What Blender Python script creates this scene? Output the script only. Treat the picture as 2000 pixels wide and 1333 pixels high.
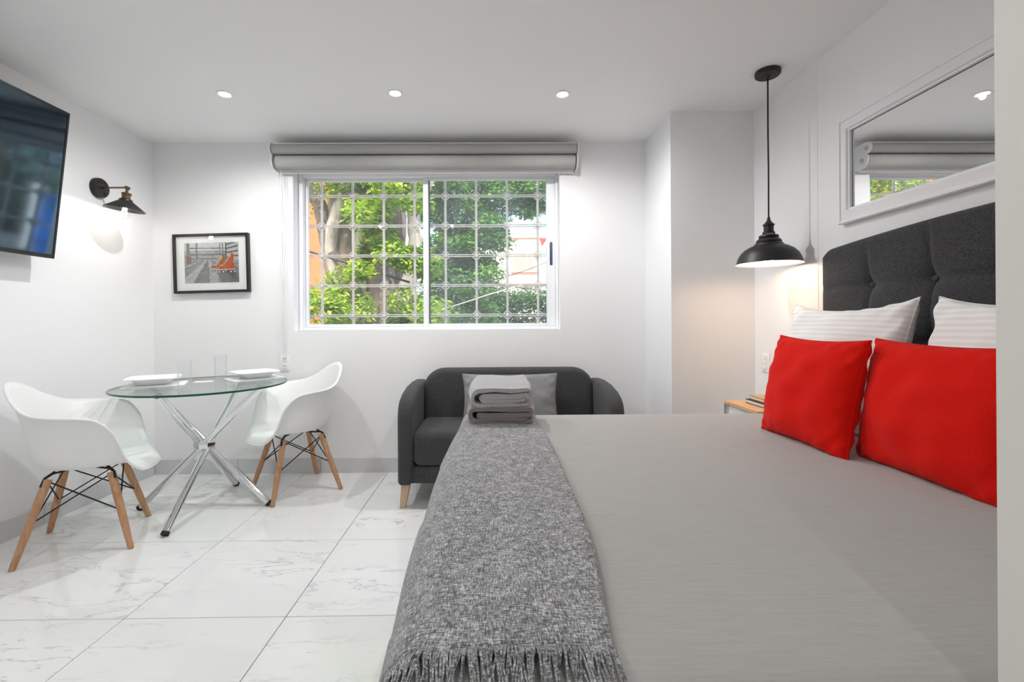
import bpy, bmesh, math, random
from math import sin, cos, pi, radians as R, sqrt, exp
from mathutils import Vector, Matrix, noise as mnoise

for o in list(bpy.data.objects):
    bpy.data.objects.remove(o)
scene = bpy.context.scene
COL = scene.collection
random.seed(7)

# ------------------------------------------------------------------ camera
FPX = 889.0
CAMZ = 1.10
YAW, ROLL = R(0.6), R(0.35)
cd = bpy.data.cameras.new('camera')
cd.sensor_width = 36.0
cd.sensor_fit = 'HORIZONTAL'
cd.lens = FPX / 2000 * 36.0
cd.shift_x = 0.0130
cd.shift_y = -0.0183
cd.clip_start = 0.02
cd.clip_end = 300
cam = bpy.data.objects.new('camera', cd)
COL.objects.link(cam)
CAM_ROT = Matrix.Rotation(-YAW, 4, 'Z') @ Matrix.Rotation(R(90), 4, 'X') @ Matrix.Rotation(-ROLL, 4, 'Z')
cam.matrix_world = Matrix.Translation((0, 0, CAMZ)) @ CAM_ROT
scene.camera = cam

# ------------------------------------------------------------------ world, sun, exposure
world = bpy.data.worlds.new('sky')
scene.world = world
world.use_nodes = True
wn = world.node_tree
wn.nodes.clear()
sky = wn.nodes.new('ShaderNodeTexSky')
sky.sky_type = 'NISHITA'
sky.sun_disc = False
sky.sun_elevation = R(52)
sky.sun_rotation = R(200)
sky.air_density = 1.0
sky.dust_density = 5.0
bg = wn.nodes.new('ShaderNodeBackground')
bg.inputs['Strength'].default_value = 0.40
wo = wn.nodes.new('ShaderNodeOutputWorld')
wn.links.new(sky.outputs[0], bg.inputs['Color'])
wn.links.new(bg.outputs[0], wo.inputs['Surface'])

sl = bpy.data.lights.new('sun', 'SUN')
sl.energy = 4.0
sl.angle = R(0.6)
sl.color = (1.0, 0.95, 0.86)
sun = bpy.data.objects.new('sun', sl)
COL.objects.link(sun)
# sun stands behind the building and to the right, high over its roof
sd = Vector((-0.42, 0.62, -1.0)).normalized()
sun.rotation_euler = sd.to_track_quat('-Z', 'Y').to_euler()
sun.location = (6, -6, 12)

vs = scene.view_settings
vs.view_transform = 'Standard'
vs.look = 'None'
vs.exposure = 0.84
vs.gamma = 1.0
vs.use_curve_mapping = False
scene.cycles.max_bounces = 12
scene.cycles.diffuse_bounces = 7
scene.cycles.transparent_max_bounces = 16

SPOT_W = 21.0        # each ceiling downlight
LAMP_W = .45         # wall lamp bulb
PENDANT_L = 32.0     # radiance of the pendant bulb

# ------------------------------------------------------------------ materials
def lin(r, g=None, b=None):
    if g is None: g = b = r
    f = lambda v: (v / 255 / 12.92) if v / 255 <= 0.04045 else ((v / 255 + 0.055) / 1.055) ** 2.4
    return (f(r), f(g), f(b), 1.0)

class NT:
    def __init__(self, name):
        self.m = bpy.data.materials.new(name)
        self.m.use_nodes = True
        self.t = self.m.node_tree
        self.b = self.t.nodes['Principled BSDF']
        self.out = self.t.nodes['Material Output']
    def n(self, typ, **kw):
        nd = self.t.nodes.new(typ)
        for k, v in kw.items():
            if k in nd.inputs: nd.inputs[k].default_value = v
            else: setattr(nd, k, v)
        return nd
    def l(self, a, b): self.t.links.new(a, b)
    def coord(self, scale=(1, 1, 1), which='Object', rot=(0, 0, 0)):
        tc = self.n('ShaderNodeTexCoord')
        mp = self.n('ShaderNodeMapping')
        mp.inputs['Scale'].default_value = scale
        mp.inputs['Rotation'].default_value = rot
        self.l(tc.outputs[which], mp.inputs['Vector'])
        return mp.outputs['Vector']
    def noise(self, vec, scale, detail=2, rough=.5, dist=0.0):
        nd = self.n('ShaderNodeTexNoise')
        nd.inputs['Scale'].default_value = scale
        nd.inputs['Detail'].default_value = detail
        nd.inputs['Roughness'].default_value = rough
        nd.inputs['Distortion'].default_value = dist
        if vec is not None: self.l(vec, nd.inputs['Vector'])
        return nd.outputs['Fac']
    def ramp(self, fac, stops):
        r = self.n('ShaderNodeValToRGB')
        e = r.color_ramp.elements
        while len(e) < len(stops): e.new(0.5)
        for i, (p, c) in enumerate(stops):
            e[i].position = p; e[i].color = c
        self.l(fac, r.inputs['Fac'])
        return r.outputs['Color']
    def mix(self, fac, a, b, mode='MIX'):
        m = self.n('ShaderNodeMix', data_type='RGBA', blend_type=mode)
        if isinstance(fac, (int, float)): m.inputs[0].default_value = fac
        else: self.l(fac, m.inputs[0])
        for s, v in ((6, a), (7, b)):
            if isinstance(v, tuple): m.inputs[s].default_value = v
            else: self.l(v, m.inputs[s])
        return m.outputs[2]
    def math(self, op, a, b=None):
        m = self.n('ShaderNodeMath', operation=op)
        for s, v in ((0, a), (1, b)):
            if v is None: continue
            if isinstance(v, (int, float)): m.inputs[s].default_value = v
            else: self.l(v, m.inputs[s])
        return m.outputs[0]
    def bump(self, h, strength=.2, dist=.01):
        bp = self.n('ShaderNodeBump')
        bp.inputs['Strength'].default_value = strength
        bp.inputs['Distance'].default_value = dist
        self.l(h, bp.inputs['Height'])
        self.l(bp.outputs[0], self.b.inputs['Normal'])
    def base(self, c):
        if isinstance(c, tuple): self.b.inputs['Base Color'].default_value = c
        else: self.l(c, self.b.inputs['Base Color'])

MATS = {}
def simple(name, col, rough=.5, metal=0.0, var=0.06, nscale=8, bump=0.0, bscale=80, spec=.5, coat=0, sheen=0):
    t = NT(name)
    v = t.coord()
    f = t.noise(v, nscale, 3)
    d = tuple(max(0, c * (1 - var)) for c in col[:3]) + (1,)
    u = tuple(min(1, c * (1 + var)) for c in col[:3]) + (1,)
    t.base(t.ramp(f, [(.3, d), (.7, u)]))
    t.b.inputs['Roughness'].default_value = rough
    t.b.inputs['Metallic'].default_value = metal
    t.b.inputs['Specular IOR Level'].default_value = spec
    t.b.inputs['Coat Weight'].default_value = coat
    t.b.inputs['Sheen Weight'].default_value = sheen
    if bump: t.bump(t.noise(v, bscale, 3), bump, .004)
    MATS[name] = t.m
    return t

simple('wall_paint', lin(240, 240, 241), .55, var=.008, nscale=1.5, bump=.05, bscale=14, spec=.3)
simple('wall_paint_shaded', lin(222, 221, 214), .6, var=.01, nscale=2, bump=.05, bscale=14, spec=.3)  # the white wall paint with weaker light put into its colour
simple('ceiling_paint', lin(242, 242, 242), .7, var=.008, nscale=1.2, bump=.05, bscale=8, spec=.2)
simple('frame_white', lin(238, 239, 242), .3, var=.01)
simple('white_gloss', lin(243, 243, 243), .28, var=.005, coat=.2)
simple('shell_plastic', lin(240, 240, 238), .38, var=.006, bump=.02, bscale=400)
simple('black_metal', lin(26, 25, 25), .45, var=.1, bump=.05, bscale=200)
simple('black_matte', lin(20, 20, 20), .6, var=.1)
simple('inner_white', lin(240, 236, 230), .5, var=.01)
simple('chrome', (.80, .81, .82, 1), .08, 1.0, var=.01)
simple('steel', (.6, .6, .62, 1), .3, 1.0, var=.03)
simple('brass_dark', lin(120, 96, 70), .35, .9, var=.12)
simple('handle_blue', lin(70, 84, 112), .4, var=.05)
simple('grille_paint', lin(224, 217, 210), .55, var=.08, nscale=20)
simple('blind_fabric', lin(176, 175, 173), .85, var=.02, nscale=60, bump=.03, bscale=500, spec=.1)
simple('grout', lin(120, 120, 118), .8)
simple('joint_grey', lin(170, 170, 170), .8)
simple('dark_cover', lin(40, 28, 26), .5)
simple('paper', lin(236, 232, 224), .8, var=.02)
simple('tan_cover', lin(206, 160, 104), .6)
simple('glass_edge', lin(12, 84, 62), .15, var=.1)
simple('tv_bezel', lin(24, 24, 25), .35)
simple('mat_board', lin(240, 240, 239), .7, var=.01)
simple('chain_plastic', lin(226, 226, 226), .4)
simple('cloth_white', lin(240, 240, 240), .85, var=.02, bump=.1, bscale=300, spec=.1)
# outdoors
simple('orange_stucco', lin(186, 104, 68), .9, var=.08, nscale=2, bump=.2, bscale=20)
simple('white_stucco', lin(236, 230, 222), .9, var=.04, nscale=1, bump=.2, bscale=20)
simple('shutter_wood', lin(210, 164, 140), .7, var=.1)
simple('pink_trim', lin(230, 178, 158), .8)
simple('red_cloth', lin(214, 60, 50), .8)
simple('asphalt', lin(120, 118, 114), .9, var=.1)
simple('cable', lin(40, 44, 46), .6)
simple('cable_pale', lin(200, 196, 190), .6)
simple('gate_blue', lin(30, 110, 190), .4, var=.05)
simple('dark_pane', lin(40, 46, 50), .15)

def fabric(name, dark, light, scale=700, rough=.9, bump=.3, stretch=3.0, lo=.35, hi=.65, sheen=.1, big=0.0):
    t = NT(name)
    v1 = t.coord((1, stretch, 1)); v2 = t.coord((stretch, 1, stretch))
    a = t.noise(v1, scale, 2); b = t.noise(v2, scale, 2)
    f = t.math('MULTIPLY', t.math('ADD', a, b), .5)
    t.base(t.ramp(f, [(lo, dark), (hi, light)]))
    t.b.inputs['Roughness'].default_value = rough
    t.b.inputs['Specular IOR Level'].default_value = .15
    t.b.inputs['Sheen Weight'].default_value = sheen
    h = f
    if big:
        h = t.math('ADD', f, t.math('MULTIPLY', t.noise(t.coord(), big, 3), 2.5))
    t.bump(h, bump, .003)
    MATS[name] = t.m
    return t

fabric('sofa_fabric', lin(52, 52, 53), lin(84, 84, 85), 190)
fabric('headboard_fabric', lin(34, 35, 38), lin(92, 92, 96), 190, stretch=4, lo=.38, hi=.66)
fabric('red_fabric', lin(206, 12, 3), lin(228, 26, 10), 220, sheen=.05)
fabric('grey_cushion', lin(112, 112, 114), lin(160, 160, 162), 450)
fabric('towel_light', lin(152, 150, 152), lin(192, 190, 193), 420, bump=.8, stretch=1.2, sheen=.4)
fabric('towel_dark', lin(112, 106, 104), lin(150, 144, 142), 420, bump=.8, stretch=1.2, sheen=.4)
t = NT('bedspread')
f1 = t.noise(t.coord((1, 14, 1)), 12, 4, .65)
f2 = t.noise(t.coord((3, 40, 3)), 30, 2)
f = t.math('ADD', t.math('MULTIPLY', f1, .7), t.math('MULTIPLY', f2, .3))
t.base(t.ramp(f, [(.3, lin(162, 160, 157)), (.7, lin(175, 174, 172))]))
t.b.inputs['Roughness'].default_value = .85
t.b.inputs['Specular IOR Level'].default_value = .2
t.b.inputs['Sheen Weight'].default_value = .15
t.bump(t.math('ADD', f, t.math('MULTIPLY', t.noise(t.coord((1, 2.5, 1)), 3.5, 3), 2.5)), .06, .004)
MATS['bedspread'] = t.m

# chunky melange throw: light and dark yarns
t = NT('throw_weave')
a = t.noise(t.coord((6, 1, 6)), 92, 3, .65)
b = t.noise(t.coord((1, 6, 1)), 92, 3, .65)
big = t.noise(t.coord((1, 1, 1)), 40, 2)
f = t.math('ADD', t.math('MULTIPLY', t.math('ADD', a, b), .5), t.math('MULTIPLY', t.math('SUBTRACT', big, .5), .12))
t.base(t.ramp(f, [(.38, lin(52, 52, 54)), (.49, lin(124, 124, 126)), (.63, lin(228, 228, 230))]))
t.b.inputs['Roughness'].default_value = .95
t.b.inputs['Specular IOR Level'].default_value = .1
t.b.inputs['Sheen Weight'].default_value = .35
t.bump(f, .6, .006)
MATS['throw_weave'] = t.m

# white pillow linen with woven satin stripes
t = NT('pillow_stripe')
w = t.n('ShaderNodeTexWave', wave_type='BANDS', bands_direction='Y')
w.inputs['Scale'].default_value = 16
w.inputs['Distortion'].default_value = .3
t.l(t.coord(), w.inputs['Vector'])
t.base(t.ramp(w.outputs['Fac'], [(.35, lin(232, 232, 231)), (.65, lin(242, 242, 242))]))
t.b.inputs['Roughness'].default_value = .8
t.b.inputs['Specular IOR Level'].default_value = .15
t.bump(t.math('ADD', w.outputs['Fac'], t.noise(t.coord(), 9, 2)), .07, .006)
MATS['pillow_stripe'] = t.m

# wood
def wood(name, c1, c2, sc=(30, 30, 2.2), rough=.5):
    t = NT(name)
    f = t.noise(t.coord(sc), 2.2, 4, .6, .6)
    t.base(t.ramp(f, [(.3, c1), (.7, c2)]))
    t.b.inputs['Roughness'].default_value = rough
    t.bump(f, .06, .002)
    MATS[name] = t.m
wood('beech', lin(176, 126, 88), lin(208, 164, 126))
wood('pale_wood', lin(188, 158, 130), lin(214, 186, 160))
wood('oak_top', lin(206, 156, 108), lin(232, 188, 142), (3, 30, 30))
wood('bark', lin(84, 74, 66), lin(138, 126, 114), (6, 6, 1.2), .9)
wood('bark_pale', lin(128, 122, 112), lin(184, 178, 168), (5, 5, 1.0), .9)

# polished marble tile
def marble(name, c0, c1, cv, rough, vein=1.0):
    t = NT(name)
    oi = t.n('ShaderNodeObjectInfo')
    tc = t.n('ShaderNodeTexCoord')
    off = t.n('ShaderNodeVectorMath', operation='SCALE')
    cb = t.n('ShaderNodeCombineXYZ')
    t.l(oi.outputs['Random'], cb.inputs[0]); t.l(oi.outputs['Random'], cb.inputs[1]); t.l(oi.outputs['Random'], cb.inputs[2])
    t.l(cb.outputs[0], off.inputs[0]); off.inputs['Scale'].default_value = 37.0
    ad = t.n('ShaderNodeVectorMath', operation='ADD')
    t.l(tc.outputs['Object'], ad.inputs[0]); t.l(off.outputs[0], ad.inputs[1])
    mp = t.n('ShaderNodeMapping'); mp.inputs['Rotation'].default_value = (0, 0, R(-60)); mp.inputs['Scale'].default_value = (1, 3.6, 1)
    t.l(ad.outputs[0], mp.inputs['Vector'])
    n1 = t.noise(mp.outputs[0], 2.4, 6, .6, .35)
    veins = t.math('ABSOLUTE', t.math('SUBTRACT', n1, .5))
    n2 = t.noise(mp.outputs[0], 1.3, 3, .5, .4)
    vcol = t.ramp(veins, [(0.0, cv), (.012, c1), (.03, c0), (1, c0)])
    patch = t.ramp(n2, [(.44, (0, 0, 0, 1)), (.66, (vein, vein, vein, 1))])
    base = t.mix(t.noise(mp.outputs[0], 1.1, 3), c0, c1)
    t.base(t.mix(patch, base, vcol))
    t.b.inputs['Roughness'].default_value = rough
    t.b.inputs['Specular IOR Level'].default_value = .5
    MATS[name] = t.m
marble('marble_tile', lin(236, 236, 235), lin(228, 228, 227), lin(182, 183, 186), .07)
marble('marble_skirting', lin(216, 216, 217), lin(204, 204, 206), lin(168, 168, 170), .15)

# thin clear panes: see-through with a fresnel reflection
def pane_mat(name, tint, haze=0.0, f0=.04, f1=.75):
    t = NT(name)
    t.t.nodes.remove(t.b)
    tr = t.n('ShaderNodeBsdfTransparent'); tr.inputs['Color'].default_value = tint
    gl = t.n('ShaderNodeBsdfGlossy'); gl.inputs['Roughness'].default_value = .01
    lw = t.n('ShaderNodeLayerWeight'); lw.inputs['Blend'].default_value = .5
    fr = t.n('ShaderNodeMath', operation='MULTIPLY_ADD')
    t.l(t.math('POWER', lw.outputs['Facing'], 4.0), fr.inputs[0]); fr.inputs[1].default_value = f1; fr.inputs[2].default_value = f0
    nz = t.noise(t.coord(), 3, 2)
    mx = t.n('ShaderNodeMixShader')
    t.l(fr.outputs[0], mx.inputs[0]); t.l(tr.outputs[0], mx.inputs[1]); t.l(gl.outputs[0], mx.inputs[2])
    last = mx.outputs[0]
    if haze:  # translucent white mixed in for washed-out haze and a milky pane
        df = t.n('ShaderNodeBsdfTranslucent'); df.inputs['Color'].default_value = (.95, .97, 1, 1)
        m2 = t.n('ShaderNodeMixShader')
        t.l(t.math('MULTIPLY', nz, haze * 2), m2.inputs[0])
        t.l(last, m2.inputs[1]); t.l(df.outputs[0], m2.inputs[2])
        last = m2.outputs[0]
    t.l(last, t.out.inputs['Surface'])
    MATS[name] = t.m
pane_mat('window_glass', (.98, .985, .98, 1), .03)
pane_mat('window_glass_hazy', (.97, .98, .98, 1), .07)
pane_mat('table_glass', (.93, .975, .955, 1))
pane_mat('tumbler_glass', (.992, .995, .995, 1), 0, .02, .9)
pane_mat('bulb_glass', (.97, .97, .95, 1))
pane_mat('acrylic', (.88, .93, .92, 1))

t = NT('mirror_silver')
t.base(t.ramp(t.noise(t.coord(), 3), [(.3, (.86, .87, .87, 1)), (.7, (.88, .88, .88, 1))]))
t.b.inputs['Metallic'].default_value = 1; t.b.inputs['Roughness'].default_value = .0
MATS['mirror_silver'] = t.m

t = NT('tv_screen')
t.base(t.ramp(t.noise(t.coord(), 3), [(.3, lin(6, 7, 9)), (.7, lin(9, 10, 12))]))
t.b.inputs['Roughness'].default_value = .06
t.b.inputs['Specular IOR Level'].default_value = 1.0
t.b.inputs['Specular Tint'].default_value = (.55, .78, 1.0, 1)
t.b.inputs['IOR'].default_value = 1.85
MATS['tv_screen'] = t.m

def emit(name, col, st):
    t = NT(name)
    t.base(col)
    t.b.inputs['Emission Color'].default_value = col
    t.b.inputs['Emission Strength'].default_value = st
    MATS[name] = t.m
emit('led_face', (1, .98, .94, 1), 60)
emit('filament', (1, .93, .8, 1), 60)
emit('pendant_bulb_glow', (1, .74, .52, 1), PENDANT_L)

def leafmat(name, c1, c2, c3, trans=.5):
    t = NT(name)
    oi = t.n('ShaderNodeTexCoord')
    f = t.noise(oi.outputs['Object'], 5.5, 3, .7)
    colr = t.ramp(f, [(.30, c1), (.5, c2), (.68, c3)])
    t.base(colr)
    t.b.inputs['Roughness'].default_value = .42
    tr = t.n('ShaderNodeBsdfTranslucent')
    t.l(colr, tr.inputs['Color'])
    mx = t.n('ShaderNodeMixShader'); mx.inputs[0].default_value = trans
    t.l(t.b.outputs[0], mx.inputs[1]); t.l(tr.outputs[0], mx.inputs[2])
    t.l(mx.outputs[0], t.out.inputs['Surface'])
    MATS[name] = t.m
leafmat('leaf_lime', lin(66, 104, 24), lin(132, 168, 40), lin(200, 216, 90))
leafmat('leaf_green', lin(52, 104, 44), lin(96, 150, 66), lin(160, 196, 96))
leafmat('leaf_hedge', lin(44, 78, 44), lin(78, 116, 66), lin(130, 160, 100))

# ------------------------------------------------------------------ mesh builder
def origin(p):
    v = Vector((0, 0, 0))
    while p is not None:
        v = v + p.location; p = p.parent
    return v

class MB:
    def __init__(self): self.v = []; self.f = []
    def add(self, vs, fs, M=None):
        b = len(self.v)
        for p in vs:
            p = Vector(p)
            self.v.append(M @ p if M else p)
        self.f += [tuple(i + b for i in f) for f in fs]
        return self
    def box(self, a, b, M=None, bev=0.0, seg=2):
        x0, y0, z0 = a; x1, y1, z1 = b
        vs = [(x0, y0, z0), (x1, y0, z0), (x1, y1, z0), (x0, y1, z0), (x0, y0, z1), (x1, y0, z1), (x1, y1, z1), (x0, y1, z1)]
        fs = [(0, 3, 2, 1), (4, 5, 6, 7), (0, 1, 5, 4), (1, 2, 6, 5), (2, 3, 7, 6), (3, 0, 4, 7)]
        if bev:
            bm = bmesh.new()
            bv = [bm.verts.new(p) for p in vs]
            for f in fs: bm.faces.new([bv[i] for i in f])
            bmesh.ops.bevel(bm, geom=bm.edges[:], offset=bev, segments=seg, profile=.5, affect='EDGES')
            bm.verts.index_update()
            vs = [tuple(p.co) for p in bm.verts]; fs = [tuple(p.index for p in f.verts) for f in bm.faces]
            bm.free()
        return self.add(vs, fs, M)
    def lathe(self, prof, n=32, M=None, cap=False):
        vs = []; fs = []
        m = len(prof)
        for i in range(n):
            a = 2 * pi * i / n
            for r, z in prof: vs.append((r * cos(a), r * sin(a), z))
        for i in range(n):
            j = (i + 1) % n
            for k in range(m - 1):
                fs.append((i * m + k, j * m + k, j * m + k + 1, i * m + k + 1))
        if cap:
            fs.append(tuple(i * m for i in range(n))[::-1]); fs.append(tuple(i * m + m - 1 for i in range(n)))
        return self.add(vs, fs, M)
    def tube(self, pts, rad, n=10, caps=True):
        pts = [Vector(p) for p in pts]
        rads = rad if isinstance(rad, (list, tuple)) else [rad] * len(pts)
        vs = []; fs = []
        prev = None
        for i, p in enumerate(pts):
            d = (pts[min(i + 1, len(pts) - 1)] - pts[max(i - 1, 0)]).normalized()
            if prev is None:
                up = Vector((0, 0, 1)) if abs(d.z) < .9 else Vector((1, 0, 0))
                s = d.cross(up).normalized()
            else:
                s = (prev - d * prev.dot(d)).normalized()
            prev = s
            u = s.cross(d)
            for k in range(n):
                a = 2 * pi * k / n
                vs.append(p + s * (cos(a) * rads[i]) + u * (sin(a) * rads[i]))
        for i in range(len(pts) - 1):
            for k in range(n):
                j = (k + 1) % n
                fs.append((i * n + k, i * n + j, (i + 1) * n + j, (i + 1) * n + k))
        if caps:
            fs.append(tuple(range(n))[::-1]); fs.append(tuple(range((len(pts) - 1) * n, len(pts) * n)))
        return self.add(vs, fs)
    def prism(self, poly, axis, a, b, bev=0.0, seg=3):
        """poly: 2D outline (the two axes other than `axis`, in xyz order), extruded from a to b."""
        def mk(p, w):
            if axis == 0: return (w, p[0], p[1])
            if axis == 1: return (p[0], w, p[1])
            return (p[0], p[1], w)
        n = len(poly)
        bm = bmesh.new()
        A = [bm.verts.new(mk(p, a)) for p in poly]; B = [bm.verts.new(mk(p, b)) for p in poly]
        bm.faces.new(A); bm.faces.new(B[::-1])
        for i in range(n):
            j = (i + 1) % n
            bm.faces.new((A[i], B[i], B[j], A[j]))
        bmesh.ops.recalc_face_normals(bm, faces=bm.faces[:])
        if bev:
            es = [e for e in bm.edges if (e.verts[0] in A and e.verts[1] in A) or (e.verts[0] in B and e.verts[1] in B)]
            bmesh.ops.bevel(bm, geom=es, offset=bev, segments=seg, profile=.5, affect='EDGES')
        bm.verts.index_update()
        self.add([tuple(p.co) for p in bm.verts], [tuple(p.index for p in f.verts) for f in bm.faces])
        bm.free()
        return self
    def grid(self, fn, nu, nv, closed_u=False):
        vs = []; fs = []
        for i in range(nu + (0 if closed_u else 1)):
            for j in range(nv + 1):
                vs.append(fn(i / nu, j / nv))
        m = nv + 1; N = nu if closed_u else nu + 1
        for i in range(nu):
            i2 = (i + 1) % N
            for j in range(nv):
                fs.append((i * m + j, i2 * m + j, i2 * m + j + 1, i * m + j + 1))
        return self.add(vs, fs)
    def build(self, name, mat, parent=None, world=True, smooth=True, angle=40, merge=0.0, recalc=True, loc=None):
        me = bpy.data.meshes.new(name)
        off = origin(parent) if (world and parent is not None) else Vector((0, 0, 0))
        if loc is not None: off = Vector(loc)
        me.from_pydata([tuple(p - off) for p in self.v], [], self.f)
        bm = bmesh.new(); bm.from_mesh(me)
        if merge: bmesh.ops.remove_doubles(bm, verts=bm.verts[:], dist=merge)
        if recalc: bmesh.ops.recalc_face_normals(bm, faces=bm.faces[:])
        bm.to_mesh(me); bm.free()
        if smooth:
            me.polygons.foreach_set('use_smooth', [True] * len(me.polygons))
            me.set_sharp_from_angle(angle=R(angle))
        me.materials.append(MATS[mat])
        o = bpy.data.objects.new(name, me)
        COL.objects.link(o)
        if parent is not None: o.parent = parent
        if loc is not None: o.location = loc
        return o

def tag(o, label=None, cat=None, group=None, kind=None):
    if label: o['label'] = label
    if cat: o['category'] = cat
    if group: o['group'] = group
    if kind: o['kind'] = kind
    return o
def thing(name, label, cat, loc=(0, 0, 0), rotz=0.0, group=None, kind=None):
    o = bpy.data.objects.new(name, None)
    o.empty_display_size = .05
    COL.objects.link(o)
    o.location = loc; o.rotation_euler = (0, 0, rotz)
    return tag(o, label, cat, group, kind)
def struct(name, mb, mat, label, cat, **kw):
    o = mb.build(name, mat, **kw)
    return tag(o, label, cat, None, 'structure')
def copy_tree(o, parent=None):
    c = o.copy(); COL.objects.link(c); c.parent = parent
    for ch in o.children: copy_tree(ch, c)
    return c
def catmull(P, t):
    n = len(P) - 1
    x = min(max(t, 0), 1) * n
    i = min(int(x), n - 1); f = x - i
    p0 = P[max(i - 1, 0)]; p1 = P[i]; p2 = P[i + 1]; p3 = P[min(i + 2, n)]
    return tuple(.5 * (2 * b + (c - a) * f + (2 * a - 5 * b + 4 * c - d) * f * f + (3 * b - a - 3 * c + d) * f ** 3) for a, b, c, d in zip(p0, p1, p2, p3))

# ------------------------------------------------------------------ room dimensions (metres)
XL, XR = -2.50, 1.665
YB, YR = 3.372, -1.70
ZC = 2.435
COLX, COLY = 1.13, 2.885
WX0, WX1, WZ0, WZ1 = -1.475, .493, 1.045, 2.238     # window opening
T = .18

# ---- floor of separate tiles
fl = struct('floor', MB().box((XL - .1, YR - .1, -.12), (XR + .1, YB + .1, -.012)), 'grout', 'polished white marble tile floor with grey veins', 'floor')
tile_me = {}
def tile(x0, x1, y0, y1):
    w, d = round(x1 - x0, 4), round(y1 - y0, 4)
    key = (w, d)
    g = .0016
    cx, cy = (x0 + x1) / 2, (y0 + y1) / 2
    if key not in tile_me:
        o = MB().box((-w / 2 + g, -d / 2 + g, -.012), (w / 2 - g, d / 2 - g, 0.0), bev=.0012, seg=1).build('tile', 'marble_tile', fl, world=False, smooth=False)
        tile_me[key] = o.data
    else:
        o = bpy.data.objects.new('tile', tile_me[key]); COL.objects.link(o); o.parent = fl
    o.location = (cx, cy, 0)
TX0, TY0, TS = -.787, 1.716, .603
xs = sorted({XL, XR} | {TX0 + TS * k for k in range(-6, 8) if XL + .01 < TX0 + TS * k < XR - .01})
ys = sorted({YR, YB} | {TY0 + TS * k for k in range(-8, 6) if YR + .01 < TY0 + TS * k < YB - .01})
for i in range(len(xs) - 1):
    for j in range(len(ys) - 1):
        tile(xs[i], xs[i + 1], ys[j], ys[j + 1])

# ---- ceiling and walls
struct('ceiling', MB().box((XL - T, YR - T, ZC), (XR + T, YB + T, ZC + .2)), 'ceiling_paint', 'smooth white painted ceiling of the room', 'ceiling', smooth=False)
wb = MB()
wb.box((XL - T, YB, -.12), (WX0, YB + T, ZC)).box((WX1, YB, -.12), (XR + T, YB + T, ZC))
wb.box((WX0, YB, -.12), (WX1, YB + T, WZ0)).box((WX0, YB, WZ1), (WX1, YB + T, ZC))
struct('wall_back', wb, 'wall_paint', 'white wall around the window behind the sofa', 'wall', smooth=False)
struct('wall_left', MB().box((XL - T, YR - T, -.12), (XL, YB, ZC)), 'wall_paint', 'white wall that carries the television and wall lamp', 'wall', smooth=False)
struct('wall_right', MB().box((XR, YR - T, -.12), (XR + T, YB, ZC)), 'wall_paint', 'white wall behind the headboard and mirror', 'wall', smooth=False)
struct('wall_column', MB().box((COLX, COLY, 0), (XR, YB, ZC)), 'wall_paint', 'white boxed-out wall corner behind the pendant lamp', 'wall', smooth=False)
struct('wall_rear', MB().box((XL - T, YR - T, -.12), (XR + T, YR, ZC)), 'wall_paint', 'white wall behind the viewer', 'wall', smooth=False)
struct('wall_entry', MB().box((.552, YR, 0), (XR, .497, ZC), bev=.004), 'wall_paint_shaded', 'white wall edge with grey shade in its colour at the right side of the picture', 'wall')
struct('trim_1', MB().box((XR - .0018, 2.316, 1.0), (XR, 2.324, ZC - .02)), 'wall_paint', 'thin vertical painted strip on the wall left of the mirror', 'trim', smooth=False)

# ---- skirting of cut marble pieces
def skirting(name, label, a, b, nrm):
    a = Vector(a); b = Vector(b); L = (b - a).length; d = (b - a) / L; n = Vector(nrm)
    root = thing(name, label, 'baseboard', a, kind='structure')
    s = 0.0; k = 0
    cuts = [.0]
    while cuts[-1] < L - .02: cuts.append(min(L, cuts[-1] + TS))
    for c0, c1 in zip(cuts[:-1], cuts[1:]):
        p = a + d * (c0 + .001); q = a + d * (c1 - .001) + n * .012
        lo = [min(p[i], q[i]) for i in range(3)]; hi = [max(p[i], q[i]) for i in range(3)]
        MB().box((lo[0], lo[1], 0), (hi[0], hi[1], .108), bev=.0015, seg=1).build('skirting_tile', 'marble_skirting', root, smooth=False)
skirting('baseboard_back', 'grey marble skirting along the window wall', (XL + .013, YB, 0), (COLX - .013, YB, 0), (0, -1, 0))
skirting('baseboard_left', 'grey marble skirting along the television wall', (XL, YR + .02, 0), (XL, YB - .001, 0), (1, 0, 0))
skirting('baseboard_column', 'grey marble skirting at the boxed-out wall corner', (COLX, COLY, 0), (XR - .001, COLY, 0), (0, -1, 0))

# ------------------------------------------------------------------ window
win = thing('window_1', 'white aluminium sliding window with two glass panes', 'window', (WX0, YB + .10, WZ0), kind='structure')
yf0, yf1 = YB + .085, YB + .165
def rectframe(mb, x0, x1, z0, z1, y0, y1, wl, wr, wbm, wt, bev=.003):
    mb.box((x0, y0, z0), (x0 + wl, y1, z1), bev=bev, seg=1); mb.box((x1 - wr, y0, z0), (x1, y1, z1), bev=bev, seg=1)
    mb.box((x0 + wl, y0, z0), (x1 - wr, y1, z0 + wbm), bev=bev, seg=1); mb.box((x0 + wl, y0, z1 - wt), (x1 - wr, y1, z1), bev=bev, seg=1)
    return mb
rectframe(MB(), WX0 + .001, WX1 - .001, WZ0 + .001, WZ1 - .001, yf0, yf1, .034, .022, .024, .030).build('window_frame', 'frame_white', win)
XM = -.515
s1 = rectframe(MB(), WX0 + .035, XM + .022, WZ0 + .025, WZ1 - .031, yf0 + .045, yf0 + .070, .022, .042, .022, .022).build('sash', 'frame_white', win)
s2 = rectframe(MB(), XM - .020, WX1 - .023, WZ0 + .025, WZ1 - .031, yf0 + .012, yf0 + .038, .040, .066, .022, .022).build('sash', 'frame_white', win)
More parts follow.
